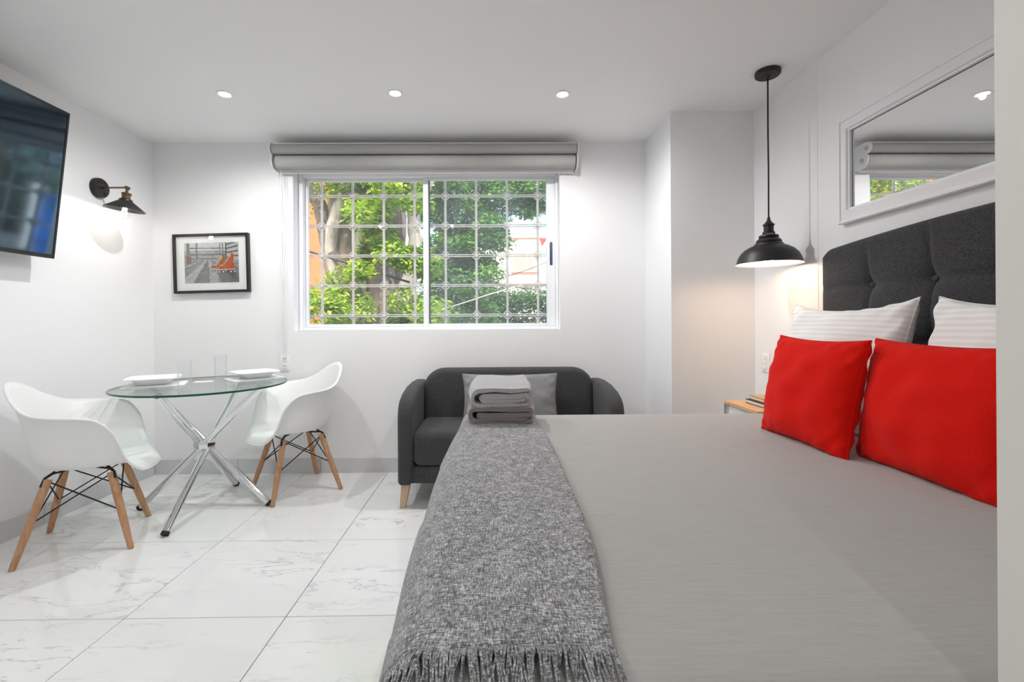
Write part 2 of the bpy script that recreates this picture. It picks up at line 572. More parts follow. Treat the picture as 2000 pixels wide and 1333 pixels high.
MB().box((WX0 + .056, yf0 + .055, WZ0 + .046), (XM - .019, yf0 + .059, WZ1 - .052)).build('pane', 'window_glass', s1, smooth=False)
MB().box((XM + .019, yf0 + .023, WZ0 + .046), (WX1 - .088, yf0 + .027, WZ1 - .052)).build('pane', 'window_glass_hazy', s2, smooth=False)
MB().box((WX1 - .064, yf0 + .006, 1.535), (WX1 - .044, yf0 + .014, 1.71), bev=.007).build('pull_handle', 'handle_blue', s2)
MB().box((XM + .024, yf0 + .030, WZ0 + .03), (XM + .030, yf0 + .046, WZ1 - .035)).build('seal_strip', 'cable', win, smooth=False)

# security grille outside
gr = thing('security_grille', 'grey wrought iron security grille of squares outside the window', 'grille', (WX0, YB + T + .03, WZ0))
gy = YB + T + .05
GS, GSZ = .2430, .2350
gx = [-1.350 + GS * k for k in range(-1, 9)]
gz = [1.158 + GSZ * k for k in range(0, 6)]
gx = [x for x in gx if WX0 - .2 < x < WX1 + .2]
for x in gx:
    MB().box((x - .009, gy - .006, WZ0 - .06), (x + .009, gy + .006, WZ1 + .1), bev=.002, seg=1).build('vertical_bar', 'grille_paint', gr)
for z in gz:
    MB().box((gx[0] - .03, gy - .013, z - .011), (gx[-1] + .03, gy - .0055, z - .003), bev=.001, seg=1).build('horizontal_bar', 'grille_paint', gr)
    MB().box((gx[0] - .03, gy - .013, z + .003), (gx[-1] + .03, gy - .0055, z + .011), bev=.001, seg=1).build('horizontal_bar', 'grille_paint', gr)
knot0 = None
for x in gx:
    for z in gz:
        if knot0 is None:
            k = MB()
            k.lathe([(.0, -.015), (.012, -.013), (.017, -.006), (.017, .006), (.012, .013), (0, .015)], 8, Matrix.Rotation(R(90), 4, 'X'))
            for sx in (-1, 1):
                for sz in (-1, 1):
                    k.tube([(sx * .010, 0, sz * .030), (sx * .030, 0, sz * .010)], .004, 6)
            knot0 = k.build('knot', 'grille_paint', gr, world=False)
            kk = knot0
        else:
            kk = knot0.copy(); COL.objects.link(kk)
        kk.parent = gr
        kk.location = Vector((x, gy - .008, z)) - gr.location

# ------------------------------------------------------------------ roller blind over the window
bl = thing('roller_blind', 'double grey roller blind rolled up above the window', 'blind', (-.49, YB - .01, 2.2))
BX0, BX1 = -1.565, .592
def roll(z, y, r, x0, x1):
    return MB().lathe([(0, x0), (r, x0), (r, x1), (0, x1)], 40, Matrix.Translation((0, y, z)) @ Matrix.Rotation(R(90), 4, 'Y'))
roll(2.342, YB - .115, .034, BX0, BX1 + .006).build('upper_roll', 'blind_fabric', bl)
roll(2.262, YB - .075, .049, BX0 + .012, BX1).build('lower_roll', 'blind_fabric', bl)
MB().box((BX0 + .012, YB - .034, 2.196), (BX1, YB - .022, 2.235), bev=.004).build('bottom_rail', 'white_gloss', bl)
MB().box((BX0 + .004, YB - .115, 2.379), (BX1 - .002, YB - .002, 2.389), bev=.003).build('head_rail', 'white_gloss', bl)
for x0, x1 in ((BX0 - .012, BX0 - .004), (BX1 + .010, BX1 + .018)):
    br = MB()
    prof = []
    for k in range(13):
        a = R(-40 + 200 * k / 12); prof.append((YB - .115 - .043 * cos(a), 2.342 + .043 * sin(a)))
    prof = prof[::-1]
    p2 = [(YB - .001, 2.389), (YB - .001, 2.205)]
    low = [(YB - .075 - .056 * cos(R(a)), 2.262 + .056 * sin(R(a))) for a in range(-100, 31, 13)]
    poly = [(YB - .001, 2.386)] + [(YB - .115 + .043 * cos(R(a)), 2.342 + .043 * sin(R(a))) for a in range(90, 271, 15)] + \
           [(YB - .075 + .056 * cos(R(a)), 2.262 + .056 * sin(R(a))) for a in range(150, 281, 13)] + [(YB - .001, 2.206)]
    b_ = br.prism(poly, 0, x0, x1).build('bracket', 'chain_plastic', bl)
    for (yy, zz, rr) in ((YB - .115, 2.342, .018), (YB - .075, 2.262, .02)):
        MB().lathe([(0, -.006), (rr, -.006), (rr * .8, .010), (0, .012)], 16, Matrix.Translation(((x0 + x1) / 2, yy, zz)) @ Matrix.Rotation(R(90 if x0 > 0 else -90), 4, 'Y')).build('end_cap', 'steel', b_)
for x, yb, z1, z0, w in ((-1.548, YB - .09, 2.31, .885, .007), (-1.527, YB - .06, 2.24, .845, .006)):
    ch = MB()
    pts = [(x - w, yb, z1)] + [(x - w + .002 * sin(k), YB - .022 - .03 * (1 - k / 12) ** 3, z1 - .05 - (z1 - .05 - z0) * k / 12) for k in range(13)]
    pts += [(x, YB - .022, z0 - .012)]
    pts += [(x + w + .002 * sin(k * 1.7), YB - .022 - .03 * (1 - k / 12) ** 3, z1 - .05 - (z1 - .05 - z0) * k / 12) for k in range(12, -1, -1)] + [(x + w, yb, z1)]
    ch.tube(pts, .0016, 6)
    ch.build('pull_chain', 'chain_plastic', bl)

# ------------------------------------------------------------------ ceiling downlights
DL = [(-1.553, 2.655), (-.564, 2.645), (.410, 2.660), (-1.553, .75), (-.564, .75), (.30, -.6), (-1.3, -.8)]  # entries after the window row are unseen, added to brighten the near room
dl_labels = ['ceiling downlight nearest to the television wall', 'ceiling downlight in the middle above the window', 'ceiling downlight nearest to the pendant lamp',
             'added unseen ceiling downlight over the floor in front of the television', 'added unseen ceiling downlight over the foot of the bed',
             'added unseen ceiling downlight in the entry beside the wall edge', 'added unseen ceiling downlight over the rear floor by the television wall']
for i, (x, y) in enumerate(DL):
    lab = dl_labels[i]
    d = thing('ceiling_downlight', lab, 'ceiling light', (x, y, ZC), group='recessed ceiling downlights')
    MB().lathe([(.029, 0), (.029, -.003), (.034, -.006), (.041, -.006), (.045, -.002), (.045, 0)], 28, Matrix.Translation((x, y, ZC))).build('trim_ring', 'white_gloss', d)
    MB().lathe([(0, -.0035), (.024, -.0035), (.028, -.0015), (.028, 0)], 24, Matrix.Translation((x, y, ZC))).build('led_lens', 'led_face', d)
    ld = bpy.data.lights.new('downlight_beam', 'SPOT')
    ld.energy = SPOT_W * (1.0 if i < 3 else .30)
    ld.spot_size = R(172); ld.spot_blend = .8
    ld.shadow_soft_size = .014
    ld.color = (1, .998, .992)
    lo = bpy.data.objects.new('downlight_beam', ld); COL.objects.link(lo)
    lo.parent = d; lo.location = (0, 0, -.019)

# ------------------------------------------------------------------ pendant lamp
PX, PY = 1.473, 2.42
pd = thing('pendant_lamp', 'black metal dome pendant lamp hanging above the bedside table', 'pendant lamp', (PX, PY, ZC))
PM = Matrix.Translation((PX, PY, 0))
MB().lathe([(0, ZC), (.060, ZC), (.062, ZC - .004), (.062, ZC - .020), (.056, ZC - .026), (.012, ZC - .028), (.008, ZC - .04), (0, ZC - .04)], 36, PM).build('canopy', 'black_metal', pd)
zc0 = 1.655
MB().tube([(PX, PY, ZC - .03), (PX - .001, PY, 2.1), (PX + .001, PY, 1.9), (PX, PY, zc0 - .01)], .0042, 8).build('cord', 'black_matte', pd)
MB().lathe([(0, zc0), (.006, zc0), (.010, zc0 - .02), (.022, zc0 - .036), (.028, zc0 - .04), (.028, zc0 - .046), (.024, zc0 - .05), (.024, zc0 - .078), (.030, zc0 - .082), (.030, zc0 - .090), (.0, zc0 - .090)], 28, PM).build('socket', 'black_metal', pd)
MB().lathe([(0, zc0 - .0895), (.020, zc0 - .0895), (.020, zc0 - .098), (0, zc0 - .098)], 24, PM).build('collar', 'steel', pd)
zs = zc0 - .096
outer = [(.0, zs), (.036, zs), (.046, zs - .004), (.048, zs - .012), (.044, zs - .016), (.056, zs - .026), (.062, zs - .036), (.060, zs - .042), (.070, zs - .050), (.072, zs - .056),
         (.092, zs - .064), (.118, zs - .080), (.138, zs - .102), (.150, zs - .128), (.156, zs - .150), (.161, zs - .156)]
MB().lathe(outer, 48, PM).build('shade', 'black_metal', pd)
inner = [(max(r - .0035, 0), z - .002) for r, z in outer if z < zs - .045]
MB().lathe([(0, zs - .052)] + inner[0:-1] + [(.1605, zs - .1565)], 48, PM).build('shade_lining', 'inner_white', pd)
zb = zs - .07
MB().lathe([(0, zb), (.013, zb), (.014, zb - .02), (.026, zb - .042), (.029, zb - .055), (.024, zb - .072), (0, zb - .081)], 24, PM).build('bulb', 'pendant_bulb_glow', pd)

# ------------------------------------------------------------------ wall lamp on the left wall
SX, SY, SZ = XL, 2.905, 1.965
sc = thing('wall_lamp', 'dark metal cone wall lamp on a brass arm beside the television', 'wall lamp', (SX, SY, SZ))
WM = Matrix.Translation((SX, SY, SZ)) @ Matrix.Rotation(R(90), 4, 'Y')
MB().lathe([(0, .0), (.062, .0), (.062, .020), (.058, .026), (0, .027)], 36, WM).build('wall_plate', 'black_metal', sc)
for a in (R(125), R(-55)):
    MB().lathe([(0, .026), (.006, .026), (.006, .030), (0, .031)], 12, Matrix.Translation((SX, SY + .040 * cos(a), SZ + .040 * sin(a))) @ Matrix.Rotation(R(90), 4, 'Y')).build('screw', 'black_matte', sc)
AX = SX + .185
MB().tube([(SX + .025, SY, SZ + .002), (AX, SY, SZ + .002)], .0058, 12).build('arm', 'brass_dark', sc)
kn = MB().lathe([(0, -.013), (.010, -.013), (.012, 0), (.010, .013), (0, .013)], 14, Matrix.Translation((AX, SY, SZ)) @ Matrix.Rotation(R(90), 4, 'X')).build('swivel_joint', 'brass_dark', sc)
MB().tube([(AX, SY - .012, SZ), (AX + .006, SY - .026, SZ + .002), (AX + .022, SY - .030, SZ - .006)], .003, 8).build('wing_screw', 'brass_dark', kn)
tilt = R(7)
SM = Matrix.Translation((AX, SY, SZ)) @ Matrix.Rotation(tilt, 4, 'Y')
MB().lathe([(0, -.008), (.008, -.010), (.008, -.028), (.022, -.032), (.027, -.036), (.027, -.042), (.023, -.045), (.023, -.068), (.028, -.071), (.028, -.076), (0, -.076)], 24, SM).build('socket', 'brass_dark', sc)
MB().lathe([(.0, -.070), (.028, -.070), (.034, -.074), (.035, -.082), (.037, -.084), (.106, -.136), (.108, -.140), (.105, -.140), (.035, -.087), (.026, -.080), (0, -.080)], 48, SM).build('shade', 'black_metal', sc)
zb2 = -.082
MB().lathe([(.013, zb2), (.014, zb2 - .018), (.022, zb2 - .038), (.031, zb2 - .066), (.031, zb2 - .086), (.020, zb2 - .108), (.0, zb2 - .116)], 24, SM).build('bulb', 'bulb_glass', sc)
fil = MB()
for k in range(4):
    a = k * pi / 2
    fil.tube([SM @ Vector((.006 * cos(a), .006 * sin(a), zb2 - .030)), SM @ Vector((.014 * cos(a), .014 * sin(a), zb2 - .082))], .0036, 6)
fil.build('filament', 'filament', sc)
wl = bpy.data.lights.new('wall_lamp_light', 'POINT'); wl.energy = LAMP_W; wl.color = (1, .97, .92); wl.shadow_soft_size = .006
wlo = bpy.data.objects.new('wall_lamp_light', wl); COL.objects.link(wlo); wlo.parent = sc; wlo.location = (SM @ Vector((0, 0, zb2 - .064))) - Vector((SX, SY, SZ))

# ------------------------------------------------------------------ television on the left wall
TVY, TVW = 2.50, 1.36
top = Vector((-2.302, 0, 1.1 + 409 / 889 * TVY)); bot = Vector((-2.392, 0, 1.1 + 128 / 889 * TVY))
tv = thing('television', 'large black flat screen television tilted down from the wall', 'television', (bot.x, TVY, bot.z))
up = (top - bot); H = up.length; up.normalize()
ang = math.atan2(top.x - bot.x, top.z - bot.z)
tv.rotation_euler = (0, ang, 0)
# local frame: x = screen normal, y = along wall (negative towards viewer), z = up the screen
MB().box((-.038, -TVW, 0), (0.0, 0, H), bev=.004, seg=1).build('housing', 'tv_bezel', tv, world=False)
bz = MB()
for a_, b_ in (((0, -TVW, 0), (.006, 0, .022)), ((0, -TVW, H - .012), (.006, 0, H)), ((0, -TVW, .022), (.006, -TVW + .012, H - .012)), ((0, -.012, .022), (.006, 0, H - .012))):
    bz.box(a_, b_, bev=.0015, seg=1)
bz.build('bezel', 'tv_bezel', tv, world=False)
MB().box((0, -TVW + .012, .022), (.003, -.012, H - .012)).build('screen', 'tv_screen', tv, world=False, smooth=False)
MB().box((-.060, -TVW + .3, .16), (-.036, -.3, .54), bev=.01).build('back_cover', 'tv_bezel', tv, world=False)
MB().box((-.108, -TVW / 2 - .2, .24), (-.058, -TVW / 2 + .2, .30), bev=.004).build('wall_mount', 'black_matte', tv, world=False)

# ------------------------------------------------------------------ framed picture (tilted slightly)
FW, FH = .548, .432
fp = thing('framed_picture', 'black framed photograph of orange roller skates on planks', 'picture', (-2.062, YB - .001, 1.545))
fp.rotation_euler = (0, R(-1.3), 0)
fr_ = MB()
rectframe(fr_, -FW / 2, FW / 2, -FH / 2, FH / 2, -.034, -.001, .018, .018, .018, .018, bev=.002)
fr_.build('frame', 'black_metal', fp, world=False)
MB().box((-FW / 2 + .016, -.018, -FH / 2 + .016), (FW / 2 - .016, -.012, FH / 2 - .016)).build('mat_board', 'mat_board', fp, world=False, smooth=False)
# the print: painted as a fine grid of flat coloured cells
BOOT = [(0, .14), (-.01, .22), (.06, .30), (.28, .38), (.46, .50), (.56, .72), (.60, 1.0), (.78, 1.04), (.95, 1.0), (.96, .78), (.92, .52), (1.0, .34), (1.02, .14)]
def inside(P, x, y):
    c = False; n = len(P)
    for i in range(n):
        x0, y0 = P[i]; x1, y1 = P[i - 1]
        if (y0 > y) != (y1 > y) and x < (x1 - x0) * (y - y0) / (y1 - y0) + x0: c = not c
    return c
def skate(u, v, ox, oy, s):
    """parts of a high-top roller boot seen from the side, heel right, toe left"""
    x = (u - ox) / s; y = (v - oy) / s * .742
    if inside(BOOT, x, y):
        # lace strip down the front of the boot
        if y > .33 and x < .12 + (y - .33) * .85 + .24 and x < .80: return 5 if int(y * 22) % 2 else 1
        return 1
    if -.02 < x < 1.03 and .08 < y <= .14: return 2
    for cx in (.12, .34, .78, 1.0):
        d = (x - cx) ** 2 + (y + .03) ** 2
        if d < .10 ** 2: return 3 if d > .05 ** 2 else 4
    return 0
def picture(u, v):
    nz = mnoise.noise(Vector((u * 14, v * 14, 3)))
    nf = mnoise.noise(Vector((u * 60, v * 60, 9)))
    hz = .56
    if v > hz:
        g = .62 + .12 * nz
        if v > .80: g = .78 + .05 * nz
        for yy, th in ((.86, .010), (.70, .012), (.60, .010)):
            if .1 < u < .78 and abs(v - yy + .02 * (u - .5)) < th: g = .32
        if abs(u - .07) < .03 and v < 1.0: g = .48
        for xx in (.66, .71, .77):
            if abs(u - xx) < .008: g = .28
        if u > .78:
            k = (v - hz) * 10 - (u - .78) * 9 * (v - hz)
            g = .70 if (k % 1.0) < .72 else .30
        if abs(u - .23) < .012: g = .42
    else:
        dx = (u - .44) / (hz + .06 - v)
        plank = (dx * 2.2 + 50) % 1.0
        g = .58 + .10 * sin(int(dx * 2.2 + 50) * 2.4) + .08 * nz + .10 * nf
        if plank < .035: g = .24
        if u > .62 and v < .35: g *= .78
    col = (g, g, g * 1.01)
    if .03 < u < .13 and .48 < v < .66: col = (.50 + .04 * nz, .42, .38)
    for ox, oy, s, c in ((.49, .31, .27, (.62, .36, .20)), (.60, .28, .325, (.72, .34, .22))):
        k = skate(u, v, ox, oy, s)
        if k == 1:
            sh = 1.0 + .18 * nz - .25 * max(0, u - ox - s * .75) / s
            col = tuple(min(1, q * sh) for q in c)
        elif k == 5: col = (.84, .78, .66)
        elif k == 2: col = (.80, .68, .60)
        elif k == 3: col = (.30, .30, .32)
        elif k == 4: col = (.85, .85, .85)
    return col
PW, PH, NX, NZ = .393, .294, 160, 120
me = bpy.data.meshes.new('print')
vs_ = [(-PW / 2 + PW * i / NX, -.0195, -PH / 2 + .004 + PH * j / NZ) for i in range(NX + 1) for j in range(NZ + 1)]
fs_ = [(i * (NZ + 1) + j, (i + 1) * (NZ + 1) + j, (i + 1) * (NZ + 1) + j + 1, i * (NZ + 1) + j + 1) for i in range(NX) for j in range(NZ)]
me.from_pydata(vs_, [], fs_)
ca = me.color_attributes.new('ink', 'FLOAT_COLOR', 'POINT')
buf = []
for i in range(NX + 1):
    for j in range(NZ + 1):
        c = picture(i / NX, j / NZ)
        buf += [lin(255 * max(0, min(1, q)))[0] for q in c] + [1.0]
ca.data.foreach_set('color', buf)
t = NT('print_ink')
at_ = t.n('ShaderNodeAttribute', attribute_name='ink')
t.l(at_.outputs['Color'], t.b.inputs['Base Color']); t.b.inputs['Roughness'].default_value = .6
MATS['print_ink'] = t.m
me.materials.append(t.m)
po = bpy.data.objects.new('print', me); COL.objects.link(po); po.parent = fp
tag(po, 'grey photograph of a pair of orange high-top roller skates')
MB().box((-FW / 2 + .016, -.026, -FH / 2 + .016), (FW / 2 - .016, -.024, FH / 2 - .016)).build('glazing', 'window_glass', fp, world=False, smooth=False)

# ------------------------------------------------------------------ wall outlet and switch
ot = thing('wall_outlet', 'white double power outlet on the wall below the blind chain', 'outlet', (-1.540, YB, .812))
MB().box((-1.574, YB - .008, .752), (-1.506, YB - .0005, .870), bev=.003).build('cover_plate', 'white_gloss', ot)
for zc in (.785, .838):
    s_ = MB().box((-1.556, YB - .011, zc - .016), (-1.524, YB - .007, zc + .016), bev=.004).build('socket_face', 'white_gloss', ot)
    MB().box((-1.549, YB - .0118, zc - .002), (-1.546, YB - .0105, zc + .009)).build('slot', 'black_matte', s_)
    MB().box((-1.535, YB - .0118, zc - .002), (-1.531, YB - .0105, zc + .009)).build('slot', 'black_matte', s_)
sw = thing('light_switch', 'white wall switch plate between pendant lamp and bedside table', 'switch', (XR, 2.765, .84))
MB().box((XR - .008, 2.728, .785), (XR - .0005, 2.802, .902), bev=.003).build('cover_plate', 'white_gloss', sw)
for z in (.802, .832, .862):
    MB().box((XR - .011, 2.750, z), (XR - .007, 2.780, z + .024), bev=.002).build('rocker', 'white_gloss', sw)

# ------------------------------------------------------------------ mirror on the right wall
MY0, MY1, MZ0, MZ1 = .60, 2.145, 1.552, 2.042
mi = thing('wall_mirror', 'wide mirror in a white moulded frame above the headboard', 'mirror', (XR, 1.37, MZ0))
def mframe(y0, y1, z0, z1, steps):
    m = MB()
    # steps: (inset, height out of the wall) profile, lofted round the rectangle
    ring = []
    for ins, hgt in steps:
        ring.append([(XR - hgt, y0 + ins, z0 + ins), (XR - hgt, y1 - ins, z0 + ins), (XR - hgt, y1 - ins, z1 - ins), (XR - hgt, y0 + ins, z1 - ins)])
    vs = [p for r in ring for p in r]; fs = []
    for i in range(len(ring) - 1):
        for k in range(4):
            fs.append((i * 4 + k, i * 4 + (k + 1) % 4, (i + 1) * 4 + (k + 1) % 4, (i + 1) * 4 + k))
    return m.add(vs, fs)
mframe(MY0, MY1, MZ0, MZ1, [(0, .001), (0, .026), (.004, .030), (.012, .030), (.014, .024), (.030, .028), (.052, .034), (.056, .032), (.060, .024), (.066, .024), (.068, .012), (.068, .008)]).build('mirror_frame', 'frame_white', mi, angle=25)
MB().box((XR - .012, MY0 + .064, MZ0 + .064), (XR - .004, MY1 - .064, MZ1 - .064)).build('mirror_glass', 'mirror_silver', mi, smooth=False)
MB().box((XR - .0125, MY1 - .0705, MZ0 + .066), (XR - .0118, MY1 - .067, MZ1 - .066)).build('edge_strip', 'black_matte', mi, smooth=False)
MB().box((XR - .0125, MY0 + .067, MZ1 - .0705), (XR - .0118, MY1 - .067, MZ1 - .067)).build('edge_strip', 'black_matte', mi, smooth=False)

# ------------------------------------------------------------------ bed
BZ = .67
BXF, BY0, BY1 = -.137, .500, 2.150
XH = 1.572
bed = thing('bed', 'double bed with grey bedspread and tufted charcoal headboard', 'bed', (.7, 1.32, 0))
MB().box((BXF + .05, BY0 + .04, .06), (XH, BY1 - .04, .32), bev=.02).build('bed_base', 'sofa_fabric', bed)
MB().box((BXF + .03, BY0 + .03, .32), (XH, BY1 - .03, BZ - .015), bev=.05).build('mattress', 'cloth_white', bed)
for x in (BXF + .12, XH - .12):
    for y in (BY0 + .12, BY1 - .12):
        MB().box((x - .03, y - .03, 0), (x + .03, y + .03, .062)).build('leg', 'black_matte', bed)
def rrect(x0, x1, y0, y1, r, n=12, m=22):
    P = []
    def arc(cx, cy, a0):
        for k in range(n): 
            a = a0 + (pi / 2) * k / n
            P.append((cx + r * cos(a), cy + r * sin(a)))
    def seg(p, q, s):
        for k in range(s): P.append((p[0] + (q[0] - p[0]) * k / s, p[1] + (q[1] - p[1]) * k / s))
    arc(x1 - r, y1 - r, 0); seg((x1 - r, y1), (x0 + r, y1), m)
    arc(x0 + r, y1 - r, pi / 2); seg((x0, y1 - r), (x0, y0 + r), m)
    arc(x0 + r, y0 + r, pi); seg((x0 + r, y0), (x1 - r, y0), m)
    arc(x1 - r, y0 + r, 1.5 * pi); seg((x1, y0 + r), (x1, y1 - r), m)
    return P
rings = []
RR = .055
prof = [(-.55, 0, .0), (-.35, 0, 0), (-.2, 0, 0), (-.12, 0, 0)]
for k in range(9):
    a = (pi / 2) * k / 8
    prof.append((-RR + RR * sin(a), -RR + RR * cos(a), 0))
for k in range(1, 9):
    prof.append((.012 * k / 8 + .028 * (k / 8) ** 2, -RR - .50 * k / 8, k / 8))
vs_, fs_ = [], []
for (o_, dz, fold) in prof:
    rr = max(.02, .07 + o_)
    P = rrect(BXF - o_, XH - .002 if o_ < 0 else XH - .002, BY0 - min(o_, 0) if o_ > 0 else BY0 - o_, BY1 + o_, rr)
    for (x, y) in P:
        w = fold * .010 * sin(y * 19 + x * 17) if fold else 0
        px_, py_ = x, y
        if fold and x < BXF + .1: px_ -= w + .004
        if fold and y > BY1 - .1: py_ += w
        z = BZ + dz + (.004 * mnoise.noise(Vector((x * 3, y * 3, 1))) if dz == 0 else 0)
        vs_.append((px_, py_, z))
n_ = len(P)
for i in range(len(prof) - 1):
    for k in range(n_):
        fs_.append((i * n_ + k, i * n_ + (k + 1) % n_, (i + 1) * n_ + (k + 1) % n_, (i + 1) * n_ + k))
fs_.append(tuple(range(n_)))
MB().add(vs_, fs_).build('bedspread', 'bedspread', bed)

# headboard, tufted
HY0, HY1 = .535, 2.185
def ztop(y):
    z = 1.440 + .042 * (1 - ((y - 1.36) / .83) ** 2)
    e = min(y - HY0, HY1 - y); r = .075
    if e < r: z -= r - sqrt(max(0, r * r - (r - e) ** 2))
    return z
DY = (HY1 - HY0) / 6
btn_y = [HY0 + DY * k for k in range(1, 6)]; btn_z = [1.25, 1.01, .77]
def hb(u, v):
    # nonuniform sampling close to the ends for the round corners
    uu = .5 - .5 * cos(pi * u) if False else u
    y = HY0 + (HY1 - HY0) * uu
    zt = ztop(y); z0 = .12
    z = z0 + (zt - z0) * v
    e = min(y - HY0, HY1 - y, zt - z)
    edge = min(1.0, max(0, e) / .035)
    d = .030 + .058 * sqrt(1 - (1 - edge) ** 2)
    dv = min(abs(y - b) for b in btn_y); dh = min(abs(z - b) for b in btn_z)
    s = 0
    s += .011 * exp(-dv / .011) + .010 * exp(-dh / .010)
    rr = min(sqrt((y - b) ** 2 + (z - c) ** 2) for b in btn_y for c in btn_z)
    s += .030 * exp(-(rr / .050) ** 1.2)
    d -= s * min(1.0, max(0, e - .006) / .07)
    return (XR - .006 - d, y, z)
h = MB(); NU, NV = 132, 100
h.grid(hb, NU, NV)
# close to a flat back
bnd = [(i, 0) for i in range(NU + 1)] + [(NU, j) for j in range(1, NV + 1)] + [(i, NV) for i in range(NU - 1, -1, -1)] + [(0, j) for j in range(NV - 1, 0, -1)]
bi = len(h.v)
for (i, j) in bnd:
    p = h.v[i * (NV + 1) + j]; h.v.append(Vector((XR - .004, p.y, p.z)))
nb = len(bnd)
for k in range(nb):
    i, j = bnd[k]; i2, j2 = bnd[(k + 1) % nb]
    h.f.append((i * (NV + 1) + j, i2 * (NV + 1) + j2, bi + (k + 1) % nb, bi + k))
h.f.append(tuple(bi + k for k in range(nb)))
hbo = h.build('headboard', 'headboard_fabric', bed, angle=60)
for b in btn_y:
    for c in btn_z:
        MB().lathe([(.015, -.006), (.015, 0), (.011, .006), (.005, .0085), (0, .009)], 14, Matrix.Translation((XR - .006 - .050, b, c)) @ Matrix.Rotation(R(-90), 4, 'Y')).build('button', 'headboard_fabric', hbo)

# ------------------------------------------------------------------ throw blanket over the foot of the bed
TH0, TH1 = .570, 2.135
tb = thing('throw_blanket', 'grey melange woven throw with fringe across the foot of the bed', 'blanket', (.02, 1.3, BZ))
redge = [.150, .180, .190, .192, .188, .182, .174]
def throw(u, v):
    y = TH0 + (TH1 - TH0) * v
    xr = catmull([(q,) for q in redge], v)[0]
    flat = xr - (BXF + RR)
    arc = (RR + .008) * pi / 2
    hang = .24
    s = u * (flat + arc + hang)
    lift = .009 + .003 * mnoise.noise(Vector((s * 7, y * 4, 2))) + .004 * sin(y * 5 + s * 8) ** 2 * (1 - u)
    bulge = .016 * sin(pi * v)
    if s < flat: return (xr - s, y + .006 * sin(s * 18) * (1 - v), BZ + lift)
    rr = RR + lift
    if s < flat + arc:
        a = (s - flat) / (RR + .008)
        return (BXF + RR - rr * sin(a) - bulge * a, y, BZ - RR + rr * cos(a))
    d = s - flat - arc
    w = .012 * sin(y * 13) * d / hang
    return (BXF + RR - rr - .04 * d - bulge * 1.57 - abs(w) - .004, y, BZ - RR - d)
th = MB().grid(throw, 56, 90).build('woven_cloth', 'throw_weave', tb, angle=80)
md = th.modifiers.new('thickness', 'SOLIDIFY'); md.thickness = .007; md.offset = 1
fg = MB()
rnd = random.Random(3)
NS = 150
for k in range(NS):
    u = (k + .5) / NS * .62
    p = Vector(throw(u, 0))
    q = Vector(throw(min(1, u + .004), 0))
    L = rnd.uniform(.055, .085); sx = rnd.uniform(-.014, .014)
    pts = [p + Vector((0, .012, .004)), p + Vector((sx * .2, -.015, .010 + rnd.uniform(0, .004))), p + Vector((sx * .6, -L * .5, .004)), p + Vector((sx, -L, -.002))]
    if u > .42: 
        pass
    fg.tube(pts, [.0018, .0016, .0014, .0010], 5)
tag(fg.build('fringe', 'throw_weave', tb), 'row of dark twisted tassel threads', kind='stuff')

# ------------------------------------------------------------------ towels
def towel(name, label, mat, cx, y0, y1, zb, w, Ht, t_, rise, rz, seed):
    root = thing(name, label, 'towel', (cx, (y0 + y1) / 2, zb), R(rz), group='folded towels on the bed')
    P = []
    def arc(x, z, r, a0, a1, n=9):
        for k in range(n + 1):
            a = a0 + (a1 - a0) * k / n
            P.append((x + r * cos(a), z + r * sin(a)))
    r1 = (Ht - t_) / 2
    P += [(w - .012, t_ / 2), (w * .3, t_ / 2), (-w * .4, t_ / 2)]
    arc(-w + r1, t_ / 2 + r1, r1, -pi / 2, -3 * pi / 2, 12)
    P += [(-w * .3, Ht - t_ / 2 + .002), (w * .35, Ht - t_ / 2)]
    r2 = t_ * .62
    arc(w - r2 - t_ * .5, Ht - t_ / 2 - r2, r2, pi / 2, -pi / 2, 8)
    z3 = Ht - t_ / 2 - 2 * r2
    P += [(w * .3, z3 + .001), (-w * .3, z3 - .002)]
    r3 = t_ * .55
    arc(-w + r1 + r3 + .012, z3 - r3, r3, pi / 2, 3 * pi / 2, 8)
    z4 = z3 - 2 * r3
    P += [(0, z4 + .001), (w * .5, z4), (w - .03, z4 + .002)]
    m = MB(); vs = []; fs = []
    NYs = 14; n = len(P)
    pts = [Vector((p[0], 0, p[1])) for p in P]
    D = y1 - y0
    for jy in range(NYs + 1):
        v = jy / NYs
        y = -D / 2 + D * v
        sc_ = 1 + rise * v
        puff = 1 - .10 * (1 - sin(pi * min(max(v, .02), .98)) ** .4)
        for i in range(n):
            d = (pts[min(i + 1, n - 1)] - pts[max(i - 1, 0)]).normalized()
            nn = Vector((-d.z, 0, d.x))
            for sgn in (1, -1):
                q = pts[i] + nn * (sgn * t_ * .5 * (.97 if 0 < i < n - 1 else .6))
                k = .009 * mnoise.noise(Vector((q.x * 16 + seed, y * 12, q.z * 18)))
                fy = y + (.006 * mnoise.noise(Vector((i * .4, seed, v * 2))) if jy in (0, NYs) else 0)
                vs.append((q.x * puff + k, fy, max(.0005, q.z * sc_ + k * .7 * (1 if q.z > .012 else 0))))
    st = 2 * n
    for jy in range(NYs):
        for i in range(n - 1):
            for s in (0, 1):
                a = jy * st + i * 2 + s
                fs.append((a, a + 2, a + 2 + st, a + st))
        for i in (0, n - 1):
            a = jy * st + i * 2
            fs.append((a, a + 1, a + 1 + st, a + st))
    for jy in (0, NYs):
        for i in range(n - 1):
            a = jy * st + i * 2
            fs.append((a, a + 1, a + 3, a + 2))
    m.add(vs, fs)
    m.build('folded_cloth', mat, root, world=False, angle=70)
    # woven hem band lying in the fold
    MB().box((-w + .05, -D / 2 - .002, z4 + .006), (w - .05, -D / 2 + .03, z4 + .012), bev=.002, seg=1).build('hem', mat, root, world=False)
    return root
TZ = BZ + .017
